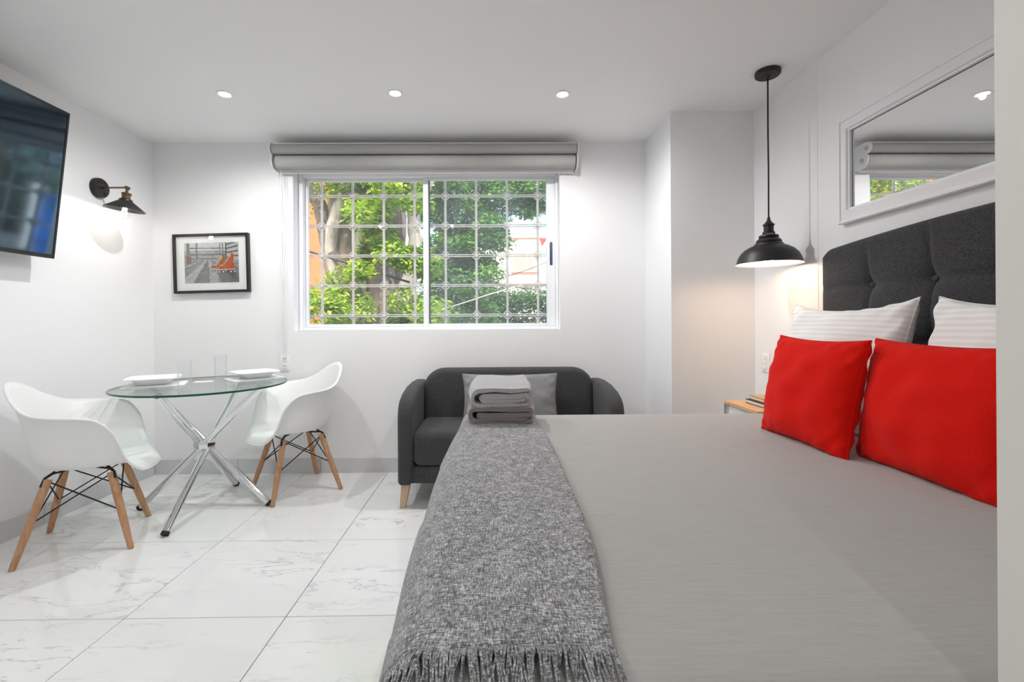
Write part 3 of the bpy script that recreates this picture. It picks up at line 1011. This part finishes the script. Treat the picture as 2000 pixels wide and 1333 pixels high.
towel('folded_towel', 'darker grey folded towel at the bottom of the stack on the throw', 'towel_dark', .030, 1.845, 2.06, TZ, .140, .066, .0165, .15, -1, 1)
towel('folded_towel', 'lighter grey folded towel lying on top of the darker towel', 'towel_light', .028, 1.850, 2.07, TZ + .0665, .128, .076, .0175, .38, 2, 5)

# ------------------------------------------------------------------ pillows and cushions
def pillow(name, label, cat, mat, W, Hh, Tk, c, wdir, udir, group=None, pinch=.07, seed=0, wr=.006, corner=.0, flat_bottom=0.0, pw=.42):
    wv = Vector(wdir).normalized(); uv = Vector(udir).normalized()
    uv = (uv - wv * uv.dot(wv)).normalized(); nv = wv.cross(uv)
    M = Matrix(((wv.x, uv.x, nv.x, c[0]), (wv.y, uv.y, nv.y, c[1]), (wv.z, uv.z, nv.z, c[2]), (0, 0, 0, 1)))
    root = thing(name, label, cat, (0, 0, 0), group=group)
    root.matrix_world = M
    m = MB(); N = 44
    def shp(sgn):
        def f(a, b):
            u = 2 * a - 1; v = 2 * b - 1
            u = math.copysign(1 - (1 - abs(u)) ** 1.25, u); v = math.copysign(1 - (1 - abs(v)) ** 1.25, v)
            x = W / 2 * u * (1 - pinch * (1 - v * v) * abs(u) ** 3)
            y = Hh / 2 * v * (1 - pinch * (1 - u * u) * abs(v) ** 3)
            e = max(0, (1 - u * u)) * max(0, (1 - v * v))
            z = sgn * Tk / 2 * e ** pw
            if v < 0 and flat_bottom: z *= 1 + flat_bottom * (-v) * (1 - abs(v) ** 4)
            q = e ** .3
            z += q * wr * mnoise.noise(Vector((u * 2.3 + seed, v * 2.3, sgn * 3))) * 2
            ed = (1 - min(1, e * 3)) * (1 if e > 0 else 0)
            z += ed * wr * sin(u * 21 + seed) * sin(v * 17) * .8
            yy = y + corner * (abs(u) ** 3) * (1 if v > 0 else 0) * v
            return (x, yy, z)
        return f
    m.grid(shp(1), N, N); m.grid(shp(-1), N, N)
    m.build('cover', mat, root, world=False, merge=.0004, angle=75)
    seam = []
    f = shp(1)
    for k in range(0, N + 1): seam.append(f(k / N, 0))
    for k in range(1, N + 1): seam.append(f(1, k / N))
    for k in range(N - 1, -1, -1): seam.append(f(k / N, 1))
    for k in range(N - 1, -1, -1): seam.append(f(0, k / N))
    MB().tube(seam, .0022, 5, caps=False).build('seam', mat, root, world=False)
    return root
# white sleeping pillows leaning on the headboard
pillow('bed_pillow', 'white striped bed pillow behind the red cushion next to the bedside table', 'pillow', 'pillow_stripe', .625, .50, .18, (1.385, 1.832, .912), (0, -1, .0), (.10, 0, .50), 'white bed pillows', pinch=.09, seed=2, wr=.010, corner=.02)
pillow('bed_pillow', 'white striped bed pillow behind the red cushion at the picture edge', 'pillow', 'pillow_stripe', .64, .50, .18, (1.385, 1.135, .900), (0.0, -1, .0), (.10, 0, .50), 'white bed pillows', pinch=.05, seed=9, wr=.010, corner=.03)
# red cushions
pillow('throw_pillow', 'red square cushion standing nearer the bedside table', 'cushion', 'red_fabric', .43, .385, .14, (1.118, 1.603, .850), (.02, -1, -.01), (.075, .02, .37), 'red cushions on the bed', pinch=.07, seed=4, wr=.007)
pillow('throw_pillow', 'red square cushion cut off by the wall edge', 'cushion', 'red_fabric', .47, .385, .14, (1.190, 1.215, .848), (-.02, -1, -.01), (.06, -.02, .37), 'red cushions on the bed', pinch=.07, seed=7, wr=.007)

# ------------------------------------------------------------------ bedside table
nt = thing('bedside_table', 'small bedside table with oak top and white metal frame', 'table', (1.46, 2.37, 0))
NX0, NX1, NY0, NY1, NZT = 1.285, 1.655, 2.215, 2.535, .655
MB().box((NX0, NY0, NZT - .018), (NX1, NY1, NZT), bev=.002, seg=1).build('table_top', 'oak_top', nt)
for x in (NX0 + .010, NX1 - .010):
    for y in (NY0 + .010, NY1 - .010):
        MB().box((x - .009, y - .009, 0), (x + .009, y + .009, NZT - .018)).build('leg', 'steel', nt)
MB().box((NX0 + .02, NY0 + .012, .22), (NX1 - .02, NY1 - .012, .236)).build('shelf', 'oak_top', nt)
MB().box((NX0 + .016, NY0 + .02, NZT - .13), (NX1 - .016, NY1 - .02, NZT - .020)).build('drawer_box', 'frame_white', nt)
def book(label, mat, x0, x1, y0, y1, z0, z1):
    b = thing('book', label, 'book', ((x0 + x1) / 2, (y0 + y1) / 2, z0))
    MB().box((x0, y0, z0), (x1, y1, z0 + .003)).box((x0, y0, z1 - .003), (x1, y1, z1)).box((x1 - .003, y0, z0 + .003), (x1, y1, z1 - .003)).build('cover', mat, b, smooth=False)
    MB().box((x0 + .004, y0 + .004, z0 + .003), (x1 - .003, y1 - .004, z1 - .003)).build('pages', 'paper', b, smooth=False)
book('dark covered book lying on the bedside table', 'dark_cover', 1.365, 1.52, 2.27, 2.46, NZT + .0005, NZT + .022)
book('tan covered book on top of the dark book', 'tan_cover', 1.385, 1.52, 2.30, 2.46, NZT + .0225, NZT + .042)

# ------------------------------------------------------------------ sofa
so = thing('sofa', 'charcoal fabric two seat sofa with rounded back under the window', 'sofa', (.10, 2.98, 0))
SX0, SX1 = -.575, .775
SYF, SYB = 2.685, 3.33
MB().box((SX0 + .07, SYF + .015, .145), (SX1 - .07, SYB - .03, .245), bev=.012).build('seat_frame', 'sofa_fabric', so)
MB().box((SX0 + .088, SYF + .0, .247), (SX1 - .088, 3.16, .455), bev=.045, seg=5).build('seat_cushion', 'sofa_fabric', so)
armp = [(SYF - .005, .145), (SYF - .005, .52), (SYF + .004, .575), (SYF + .025, .615), (SYF + .06, .643), (SYF + .14, .672), (SYF + .28, .694), (SYF + .44, .700), (SYB - .05, .695), (SYB - .02, .66), (SYB - .02, .145)]
for x0, x1 in ((SX0, SX0 + .092), (SX1 - .092, SX1)):
    MB().prism(armp, 0, x0, x1, bev=.028, seg=5).build('armrest', 'sofa_fabric', so, angle=60)
bp = []
bx0, bx1, bz0, bz1, br_ = SX0 + .085, SX1 - .085, .20, .790, .15
for (cx, cz, a0) in ((bx1 - br_, bz1 - br_, 0), (bx0 + br_, bz1 - br_, 90)):
    for k in range(11):
        a = R(a0 + 9 * k); bp.append((cx + br_ * cos(a), cz + br_ * .95 * sin(a)))
bp += [(bx0, bz0), (bx1, bz0)]
mbk = MB().prism(bp, 1, -.10, .08, bev=.045, seg=6)
ML = Matrix.Translation((0, 3.20, 0)) @ Matrix.Translation((0, 0, .3)) @ Matrix.Rotation(R(-5), 4, 'X') @ Matrix.Translation((0, 0, -.3))
mbk.v = [ML @ p for p in mbk.v]
mbk.build('backrest', 'sofa_fabric', so, angle=60)
for (x, sx) in ((SX0 + .045, -1), (SX1 - .045, 1)):
    for (y, sy) in ((SYF + .05, -1), (SYB - .10, 1)):
        lg = MB()
        t0, b0 = .026, .016
        ox, oy = sx * .018, sy * .018
        vs = [(x - t0, y - t0, .147), (x + t0, y - t0, .147), (x + t0, y + t0, .147), (x - t0, y + t0, .147),
              (x + ox - b0, y + oy - b0, 0), (x + ox + b0, y + oy - b0, 0), (x + ox + b0, y + oy + b0, 0), (x + ox - b0, y + oy + b0, 0)]
        lg.add(vs, [(0, 1, 2, 3), (7, 6, 5, 4), (0, 4, 5, 1), (1, 5, 6, 2), (2, 6, 7, 3), (3, 7, 4, 0)])
        lg.build('leg', 'pale_wood', so, smooth=False)
pillow('sofa_cushion', 'light grey lumbar cushion leaning on the sofa back behind the towels', 'cushion', 'grey_cushion', .64, .36, .13, (.105, 3.02, .580), (1, 0, 0), (0, .10, .35), pinch=.06, seed=11, wr=.007)

# ------------------------------------------------------------------ glass dining table
TCX, TCY, TZT = -1.735, 2.745, .742
dt = thing('dining_table', 'round clear glass table on crossed chrome tube legs', 'table', (TCX, TCY, 0))
TM = Matrix.Translation((TCX, TCY, 0))
tt = MB().lathe([(0, TZT - .012), (.446, TZT - .012), (.446, TZT), (0, TZT)], 96, TM).build('glass_top', 'table_glass', dt, angle=30)
tag(MB().lathe([(.4465, TZT - .0118), (.4495, TZT - .0100), (.4505, TZT - .006), (.4495, TZT - .002), (.4465, TZT - .0005)], 96, TM).build('glass_edge', 'glass_edge', tt), 'green polished glass rim')
hubz = .385
RF, RT = .370, .345
dirs = [(0, -1), (1, 0), (0, 1), (-1, 0)]
for k, (dx, dy) in enumerate(dirs):
    px_, py_ = -dy, dx
    o_ = .024
    foot = Vector((TCX + dx * RF + px_ * o_, TCY + dy * RF + py_ * o_, .012))
    tp = Vector((TCX - dx * RT + px_ * o_, TCY - dy * RT + py_ * o_, TZT - .018))
    lg = MB().tube([foot, tp], .0185, 20).build('tube_leg', 'chrome', dt)
    d = (foot - tp).normalized()
    MB().tube([foot - d * .012, foot + d * .004], .0200, 16).build('foot_cap', 'black_matte', lg)
    MB().lathe([(0, TZT - .026), (.020, TZT - .026), (.024, TZT - .022), (.024, TZT - .0105), (0, TZT - .0105)], 20, Matrix.Translation((tp.x, tp.y, 0))).build('suction_pad', 'acrylic', lg)
MB().lathe([(0, hubz - .022), (.030, hubz - .022), (.058, hubz - .020), (.060, hubz), (.058, hubz + .020), (.030, hubz + .022), (0, hubz + .022)], 8, TM).build('hub', 'chrome', dt, angle=20)

# place settings: napkin, plate, tumbler
def plate(label, x, y, rz):
    z = TZT + .0085
    p = thing('plate', label, 'plate', (x, y, z), R(rz), 'white plates on the glass table')
    def sq(r, zz, n=48):
        out = []
        for k in range(n):
            a = 2 * pi * k / n
            s = (abs(cos(a)) ** 5 + abs(sin(a)) ** 5) ** (-1 / 5)
            out.append((r * s * cos(a), r * s * sin(a), zz))
        return out
    prof = [(.005, .001), (.070, .001), (.078, .004), (.096, .028), (.130, .038), (.132, .040), (.130, .042), (.098, .033), (.080, .010), (.070, .006), (.005, .006)]
    vs = []; fs = []
    for r, zz in prof: vs += sq(r, zz)
    n = 48
    for i in range(len(prof) - 1):
        for k in range(n): fs.append((i * n + k, i * n + (k + 1) % n, (i + 1) * n + (k + 1) % n, (i + 1) * n + k))
    fs.append(tuple(range(n))); fs.append(tuple(range((len(prof) - 1) * n, len(prof) * n)))
    MB().add(vs, fs).build('dish', 'white_gloss', p, world=False, angle=50)
    return p
def napkin(label, x, y, rz, w, d):
    p = thing('napkin', label, 'napkin', (x, y, TZT), R(rz), 'folded white napkins under the plates')
    MB().box((-w / 2, -d / 2, .0004), (w / 2, d / 2, .0042), bev=.0018).box((-w / 2 + .004, -d / 2 + .003, .0042), (w / 2, d / 2, .0082), bev=.0018).build('folded_cloth', 'cloth_white', p, world=False)
def tumbler(label, x, y, h=.150):
    g = thing('glass_tumbler', label, 'glass', (x, y, TZT + .0004), 0, 'clear tumblers on the glass table')
    MB().lathe([(0, 0), (.029, 0), (.031, .003), (.0365, h), (.0357, h + .001), (.0348, h), (.0292, .014), (.0, .012)], 32).build('glass_wall', 'tumbler_glass', g, world=False)
napkin('folded white napkin under the plate next to the left chair', -1.985, 2.690, 28, .30, .22)
plate('white plate in front of the left chair', -1.995, 2.690, 28)
napkin('folded white napkin under the plate next to the right chair', -1.565, 2.985, 45, .30, .22)
plate('white plate in front of the right chair', -1.56, 2.985, 45)
tumbler('clear glass tumbler nearer the left chair', -1.720, 2.545, .158)
tumbler('clear glass tumbler nearer the right chair', -1.765, 2.955, .158)
pc = thing('paper_card', 'small white card lying in the middle of the glass table', 'card', (-1.80, 2.84, TZT), R(20))
MB().box((-.05, -.03, .0003), (.05, .03, .0020), bev=.0006, seg=1).build('folded_sheet', 'cloth_white', pc, world=False)

# ------------------------------------------------------------------ moulded armchairs
def make_chair(label):
    c = thing('dining_chair', label, 'chair', (0, 0, 0), 0, 'white shell chairs at the glass table')
    # facing +x. profile control points by angle from the front: (r,z) x 6
    K = [0, 22, 36, 50, 60, 72, 86, 104, 122, 142, 160, 180]
    C = {
        0:   [(.10, .398), (.18, .402), (.235, .406), (.268, .398), (.288, .366)],
        22:  [(.10, .398), (.18, .403), (.245, .408), (.274, .399), (.293, .366)],
        36:  [(.10, .398), (.18, .404), (.250, .411), (.280, .406), (.300, .378)],
        50:  [(.10, .398), (.18, .405), (.245, .416), (.282, .436), (.308, .446)],
        60:  [(.10, .398), (.178, .405), (.238, .430), (.278, .515), (.320, .580)],
        72:  [(.10, .398), (.175, .406), (.232, .436), (.272, .560), (.322, .655)],
        86:  [(.10, .398), (.170, .406), (.222, .440), (.262, .570), (.318, .674)],
        104: [(.10, .398), (.165, .407), (.215, .445), (.252, .575), (.308, .682)],
        122: [(.10, .399), (.160, .409), (.208, .450), (.240, .590), (.290, .698)],
        142: [(.10, .400), (.155, .411), (.205, .455), (.236, .615), (.280, .744)],
        160: [(.10, .401), (.155, .413), (.205, .460), (.240, .640), (.284, .800)],
        180: [(.10, .402), (.155, .415), (.205, .465), (.244, .650), (.288, .822)],
    }
    def params(phi):
        d = abs((phi + 180) % 360 - 180)
        for i in range(len(K) - 1):
            if K[i] <= d <= K[i + 1]:
                f = (d - K[i]) / (K[i + 1] - K[i])
                p0 = C[K[max(i - 1, 0)]] if i else C[K[1]]; p1 = C[K[i]]; p2 = C[K[i + 1]]; p3 = C[K[min(i + 2, len(K) - 1)]] if i + 2 < len(K) else C[K[-2]]
                f = f
                return [tuple(.5 * (2 * b + (cc - a) * f + (2 * a - 5 * b + 4 * cc - dd) * f * f + (3 * b - a - 3 * cc + dd) * f ** 3) for a, b, cc, dd in zip(q0, q1, q2, q3)) for q0, q1, q2, q3 in zip(p0, p1, p2, p3)]
    NA, NR = 96, 22
    def shell(a, b):
        phi = 360 * a
        P = [(0, .397)] + params(phi)
        r, z = catmull(P, b)
        x, y = r * cos(R(phi)), r * sin(R(phi))
        return (x, y, z)
    sh = MB().grid(shell, NA, NR, closed_u=True).build('seat_shell', 'shell_plastic', c, world=False, angle=80, merge=.0003)
    md = sh.modifiers.new('wall', 'SOLIDIFY'); md.thickness = .006; md.offset = -1
    # rolled lip
    rim = []
    for k in range(NA):
        phi = 360 * k / NA
        r, z = params(phi)[-1]
        rim.append((r * cos(R(phi)), r * sin(R(phi)), z))
    rim.append(rim[0])
    MB().tube([(x * 1.008, y * 1.008, z - .002) for x, y, z in rim], .0062, 8, caps=False).build('rolled_edge', 'shell_plastic', sh, world=False)
    foot, topr = .212, .118
    zt = .365
    L = {}
    for sx in (-1, 1):
        for sy in (-1, 1):
            f = Vector((sx * foot, sy * foot, 0)); t_ = Vector((sx * topr, sy * topr, zt))
            L[(sx, sy)] = (f, t_)
            d = (t_ - f).normalized()
            lg = MB().tube([f, f.lerp(t_, .35), t_], [.0125, .0165, .0185], 12).build('leg', 'beech', c, world=False)
            # black metal fork that holds the leg top
            br_ = MB().tube([t_ - d * .030 + Vector((sx * .012, sy * .012, 0)), t_ + Vector((sx * .008, sy * .008, .008)), Vector((sx * .098, sy * .098, .392))], .0065, 8)
            br_.build('leg_bracket', 'black_matte', c, world=False)
    for sx in (-1, 1):
        for sy in (-1, 1):
            f, t_ = L[(sx, sy)]
            for nb in ((-sx, sy), (sx, -sy)):
                f2, t2 = L[nb]
                a_ = t_.lerp(f, .02); b_ = t2.lerp(f2, .50)
                e = (Vector((a_.x, a_.y, 0)).normalized()) * .016
                MB().tube([a_ + e * .0, b_ - Vector((b_.x, b_.y, 0)).normalized() * .010], .0034, 6).build('wire_brace', 'black_matte', c, world=False)
    MB().tube([(-.11, -.11, .386), (.11, .11, .386)], .005, 6).build('under_bar', 'black_matte', c, world=False)
    MB().tube([(-.11, .11, .380), (.11, -.11, .380)], .005, 6).build('under_bar', 'black_matte', c, world=False)
    return c
ch1 = make_chair('white moulded armchair with wooden legs below the television')
ch1.location = (-2.075, 2.345, 0); ch1.rotation_euler = (0, 0, R(27.5))
ch2 = copy_tree(ch1)
ch2['label'] = 'white moulded armchair with wooden legs between table and sofa'
ch2.location = (-1.320, 3.045, 0); ch2.rotation_euler = (0, 0, R(222))

# ------------------------------------------------------------------ outdoors: street, houses, trees
def view(px, py, Y):
    """a point of the place at distance Y that the window looks out on"""
    d = CAM_ROT.to_3x3() @ Vector(((px - 974) / FPX, (630 - py) / FPX, -1.0))
    return Vector((0, 0, CAMZ)) + d * (Y / d.y)
GZ = -.30
struct('ground', MB().box((-45, YB + .6, GZ - .1), (45, 70, GZ)), 'asphalt', 'grey street surface outside the window', 'ground', smooth=False)

ob = thing('orange_building', 'orange stucco building behind the trees', 'building', (-10, 16, GZ))
MB().box((-16, 14, GZ), (-5.1, 20, 9)).build('wall', 'orange_stucco', ob, smooth=False)
MB().box((-16.1, 13.9, 9), (-5.0, 20.1, 9.3)).build('parapet', 'white_stucco', ob, smooth=False)
for x in (-7.2, -9.6):
    for z in (1.4, 4.6):
        w_ = MB().box((x - .5, 13.95, z), (x + .5, 14.0, z + 1.3)).build('window', 'pink_trim', ob, smooth=False)
        MB().box((x - .42, 13.93, z + .08), (x + .42, 13.96, z + 1.22)).build('pane', 'dark_pane', w_, smooth=False)

wh = thing('white_house', 'pale stucco house with shuttered window across the street', 'building', (3, 24, GZ))
HY = 22.0
s = HY / FPX
def hx(px): return view(px, 600, HY).x
def hz_(py): return view(1000, py, HY).z
MB().box((hx(915), HY, GZ), (hx(1200), HY + 8, hz_(462))).build('wall', 'white_stucco', wh, smooth=False)
MB().box((hx(912), HY - .12, hz_(466)), (hx(1203), HY + 8.1, hz_(461))).build('parapet', 'pink_trim', wh, smooth=False)
wdw = MB().box((hx(1000), HY - .06, hz_(530)), (hx(1048), HY, hz_(494))).build('window_surround', 'pink_trim', wh, smooth=False)
for k in range(8):
    x0 = hx(1002.5) + (hx(1045.5) - hx(1002.5)) * k / 8
    MB().box((x0 + .01, HY - .11, hz_(527)), (x0 + (hx(1045.5) - hx(1002.5)) / 8 - .01, HY - .06, hz_(497))).build('shutter_slat', 'shutter_wood', wdw, smooth=False)
MB().box((hx(998), HY - .25, hz_(533)), (hx(1050), HY, hz_(529))).build('sill', 'pink_trim', wh, smooth=False)
MB().box((hx(915), HY - .15, hz_(557)), (hx(1200), HY, hz_(550))).build('band', 'pink_trim', wh, smooth=False)
MB().prism([(hx(1053), hz_(470)), (hx(1066), hz_(472)), (hx(1057), hz_(486))], 1, HY - .5, HY - .44).build('red_pennant', 'red_cloth', wh, smooth=False)
for px in (950, 1090):
    w_ = MB().box((hx(px - 18), HY - .05, hz_(628)), (hx(px + 18), HY, hz_(600))).build('window', 'pink_trim', wh, smooth=False)
    MB().box((hx(px - 16), HY - .07, hz_(626)), (hx(px + 16), HY - .04, hz_(602))).build('pane', 'dark_pane', w_, smooth=False)

def leaves(clumps, size, seed, droop=.35):
    """clumps: (centre, rx, ry, rz, count) -> verts and faces of folded leaves"""
    rnd = random.Random(seed)
    V = []; F = []
    for (c, rx, ry, rz, n) in clumps:
        for _ in range(n):
            while True:
                q = (rnd.uniform(-1, 1), rnd.uniform(-1, 1), rnd.uniform(-1, 1))
                rr = q[0] ** 2 + q[1] ** 2 + q[2] ** 2
                if rr < 1 and (rr > .12 or rnd.random() < .5): break
            p = Vector((c[0] + q[0] * rx, c[1] + q[1] * ry, c[2] + q[2] * rz))
            L = size * rnd.uniform(.7, 1.35)
            a = rnd.uniform(0, 2 * pi)
            d = Vector((cos(a), sin(a), -droop + rnd.uniform(-.6, .5))).normalized()
            s = d.cross(Vector((rnd.uniform(-.6, .6), rnd.uniform(-.6, .6), 1))).normalized() * (L * .26)
            n_ = s.cross(d).normalized() * (L * .07)
            b = len(V)
            V += [p, p + d * (L * .45) + s + n_, p + d * L, p + d * (L * .45) - s + n_]
            F += [(b, b + 1, b + 2), (b, b + 2, b + 3)]
    m = MB(); m.v = V; m.f = F
    return m
def spread(px0, px1, py0, py1, Y0, Y1, n, rad, cnt, seed):
    rnd = random.Random(seed); out = []
    for _ in range(n):
        p = view(rnd.uniform(px0, px1), rnd.uniform(py0, py1), rnd.uniform(Y0, Y1))
        r = rad * rnd.uniform(.7, 1.3)
        out.append((p, r * 1.2, r, r * .8, cnt))
    return out
def limb(pts, r0, r1, seed):
    rnd = random.Random(seed)
    P = [Vector(p) for p in pts]; out = []
    n = 5 * (len(P) - 1)
    for k in range(n + 1):
        q = Vector(catmull([tuple(p) for p in P], k / n))
        out.append(q + Vector((rnd.uniform(-1, 1), rnd.uniform(-1, 1), 0)) * r0 * .10)
    rads = [r0 + (r1 - r0) * k / n for k in range(n + 1)]
    return MB().tube(out, rads, 12)

# near tree: several stems, lime leaves
Y1 = 7.0
b1 = view(690, 640, Y1); b1.z = GZ
t1 = thing('street_tree', 'many stemmed tree with lime green leaves left of the window bar', 'tree', b1, group='street trees outside the window')
def stem(tree, pts, r0, r1, m, seed, nm='stem'): limb(pts, r0, r1, seed).build(nm, m, tree)
def g0(px, Y):
    p = view(px, 640, Y); p.z = GZ; return p
stem(t1, [g0(676, 7.0), view(674, 600, 7.0), view(668, 520, 7.0), view(672, 440, 7.1), view(668, 340, 7.2), view(660, 240, 7.3)], .30, .16, 'bark', 1, 'trunk')
stem(t1, [view(676, 600, 6.9), view(648, 500, 6.8), view(650, 445, 6.7), view(664, 400, 6.7), view(682, 340, 6.7), view(700, 250, 6.8)], .10, .075, 'bark_pale', 2)
stem(t1, [view(690, 560, 6.9), view(668, 520, 6.75), view(648, 492, 6.7)], .05, .07, 'bark', 12)
stem(t1, [g0(700, 7.1), view(702, 560, 7.1), view(700, 470, 7.0), view(706, 380, 7.0), view(716, 260, 7.0)], .12, .08, 'bark_pale', 3)
stem(t1, [g0(742, 7.4), view(742, 560, 7.4), view(736, 470, 7.4), view(730, 380, 7.4), view(728, 250, 7.4)], .30, .22, 'bark', 4)
stem(t1, [g0(766, 7.6), view(766, 560, 7.6), view(768, 460, 7.6), view(775, 360, 7.6), view(790, 250, 7.6)], .24, .17, 'bark', 5)
stem(t1, [g0(786, 7.0), view(788, 600, 7.0), view(800, 540, 7.0), view(810, 480, 7.0), view(806, 410, 7.0), view(800, 340, 7.0), view(796, 240, 7.0)], .13, .08, 'bark_pale', 6)
stem(t1, [view(660, 560, 7.2), view(640, 470, 7.4), view(626, 410, 7.5), view(610, 360, 7.6), view(590, 300, 7.6)], .13, .10, 'bark', 7)
stem(t1, [view(806, 440, 7.0), view(822, 400, 7.0), view(850, 340, 7.0)], .06, .05, 'bark_pale', 8)
CL = []
CL += spread(690, 830, 340, 430, 5.8, 6.8, 11, .22, 280, 21)
CL += spread(600, 700, 320, 365, 6.0, 6.9, 5, .22, 360, 22)
CL += spread(750, 840, 470, 530, 5.8, 6.6, 6, .21, 320, 23)
CL += spread(605, 720, 510, 620, 5.6, 6.6, 8, .21, 280, 24)
CL += spread(770, 850, 560, 640, 5.8, 6.8, 5, .22, 300, 25)
CL += spread(715, 745, 400, 520, 6.2, 6.9, 5, .18, 300, 26)
CL += spread(560, 900, 200, 320, 6.0, 8.5, 16, .42, 420, 27)
CL += spread(700, 850, 360, 630, 8.4, 9.6, 6, .5, 330, 28)
CL += spread(250, 585, 280, 600, 6.6, 9.0, 34, .42, 260, 29)
tag(leaves(CL, .085, 5).build('foliage', 'leaf_lime', t1, smooth=False, recalc=False), 'bright lime green leaves', kind='stuff')

Y2 = 10.0
b2 = view(880, 640, Y2); b2.z = GZ
t2 = thing('street_tree', 'denser darker green tree right of the window bar', 'tree', b2, group='street trees outside the window')
stem(t2, [g0(880, 10), view(880, 600, 10), view(872, 500, 10), view(868, 380, 10), view(860, 240, 10)], .20, .12, 'bark', 9, 'trunk')
stem(t2, [view(874, 520, 10), view(905, 430, 9.8), view(940, 390, 9.7), view(985, 340, 9.6)], .06, .04, 'bark_pale', 10)
stem(t2, [view(876, 560, 10), view(940, 552, 9.6), view(1000, 558, 9.4)], .035, .02, 'bark', 11, 'branch')
stem(t2, [view(905, 430, 9.8), view(980, 360, 9.4), view(1040, 350, 9.2)], .04, .02, 'bark', 13, 'branch')
CL = []
CL += spread(846, 940, 340, 560, 9.0, 10.4, 34, .36, 400, 31)
CL += spread(930, 980, 340, 470, 9.0, 10.2, 14, .30, 360, 32)
CL += spread(975, 1062, 330, 380, 8.8, 9.6, 9, .28, 330, 33)
CL += spread(1012, 1052, 385, 420, 9.0, 9.4, 4, .24, 300, 34)
CL += spread(940, 995, 430, 480, 9.2, 9.8, 4, .22, 150, 35)
CL += spread(935, 968, 470, 545, 9.0, 9.8, 6, .22, 200, 36)
CL += spread(846, 960, 565, 640, 9.0, 10.4, 14, .34, 300, 37)
CL += spread(840, 1080, 220, 320, 8.8, 10.5, 14, .5, 380, 38)
CL += spread(560, 850, 240, 400, 10.5, 12.5, 16, .7, 300, 39)
tag(leaves(CL, .105, 6).build('foliage', 'leaf_green', t2, smooth=False, recalc=False), 'dense mid green leaves', kind='stuff')

hd = thing('clipped_hedge', 'dark green hedge in front of the pale house', 'hedge', (view(1010, 640, 16).x, 16, GZ))
CL = []
rnd = random.Random(4)
for k in range(46):
    p = view(rnd.uniform(935, 1150), rnd.uniform(572, 640), rnd.uniform(15.4, 16.6))
    CL.append((p, .55, .45, .38, 260))
tag(leaves(CL, .15, 8, .1).build('foliage', 'leaf_hedge', hd, smooth=False, recalc=False), 'small dark green leaves', kind='stuff')
hx0, hx1 = view(935, 600, 16).x, view(1150, 600, 16).x
stm = MB()
for k in range(9):
    x = hx0 + (hx1 - hx0) * (k + .5) / 9
    MB().tube([(x, 16, GZ), (x + .05, 16.02, .8), (x, 16, 1.8)], [.06, .045, .02], 7).build('stem', 'bark', hd)

def wire(label, pts, r, m):
    P = [view(*p) for p in pts]
    n = 16
    q = [catmull([tuple(p) for p in P], k / n) for k in range(n + 1)]
    o = MB().tube(q, r, 6).build('overhead_cable', m)
    tag(o, label, 'cable', 'overhead cables outside the window')
wire('thick dark cable crossing behind the left window pane', [(520, 468, 6.4), (600, 490, 6.4), (690, 518, 6.4), (800, 552, 6.4)], .018, 'cable')
wire('thin cable rising to the right past the shuttered window', [(700, 600, 8.6), (960, 548, 8.6), (1075, 510, 8.6), (1150, 480, 8.6)], .008, 'cable')
wire('thin pale cable slanting up across the right window pane', [(800, 622, 8.3), (880, 600, 8.3), (980, 568, 8.3), (1120, 528, 8.3)], .010, 'cable_pale')
wire('thin cable below the shuttered window over the hedge', [(860, 536, 8.7), (930, 550, 8.7), (1010, 562, 8.7), (1120, 574, 8.7)], .010, 'cable')

# out of view: gate and tree added to colour the television's reflection
bgate = thing('reflection_gate', 'added blue metal gate, out of view, giving the television its blue reflection', 'gate', (5.2, 10.4, GZ))
for x in (4.55, 5.85):
    MB().box((x - .09, 10.3, GZ), (x + .09, 10.5, 2.45), bev=.01).build('post', 'white_stucco', bgate)
for k in range(6):
    x = 4.65 + .185 * k
    MB().box((x, 10.38, GZ + .08), (x + .178, 10.42, 2.3), bev=.006, seg=1).build('panel', 'gate_blue', bgate)
for z in (.2, 1.2, 2.2):
    MB().box((4.63, 10.35, z), (5.77, 10.38, z + .06)).build('rail', 'gate_blue', bgate)
t3 = thing('street_tree', 'added unseen tree beside the blue gate for the television reflection', 'tree', (6.9, 10.4, GZ), group='street trees outside the window')
limb([(6.9, 10.4, GZ), (6.85, 10.4, 1.2), (6.95, 10.4, 2.4), (6.9, 10.3, 4.2)], .22, .12, 41).build('trunk', 'bark', t3)
rnd = random.Random(12)
CL = [(Vector((rnd.uniform(4.4, 9.5), rnd.uniform(10.6, 12.4), rnd.uniform(1.0, 4.6))), .7, .6, .5, 260) for _ in range(44)]
tag(leaves(CL, .13, 14).build('foliage', 'leaf_hedge', t3, smooth=False, recalc=False), 'dark green leaves', kind='stuff')
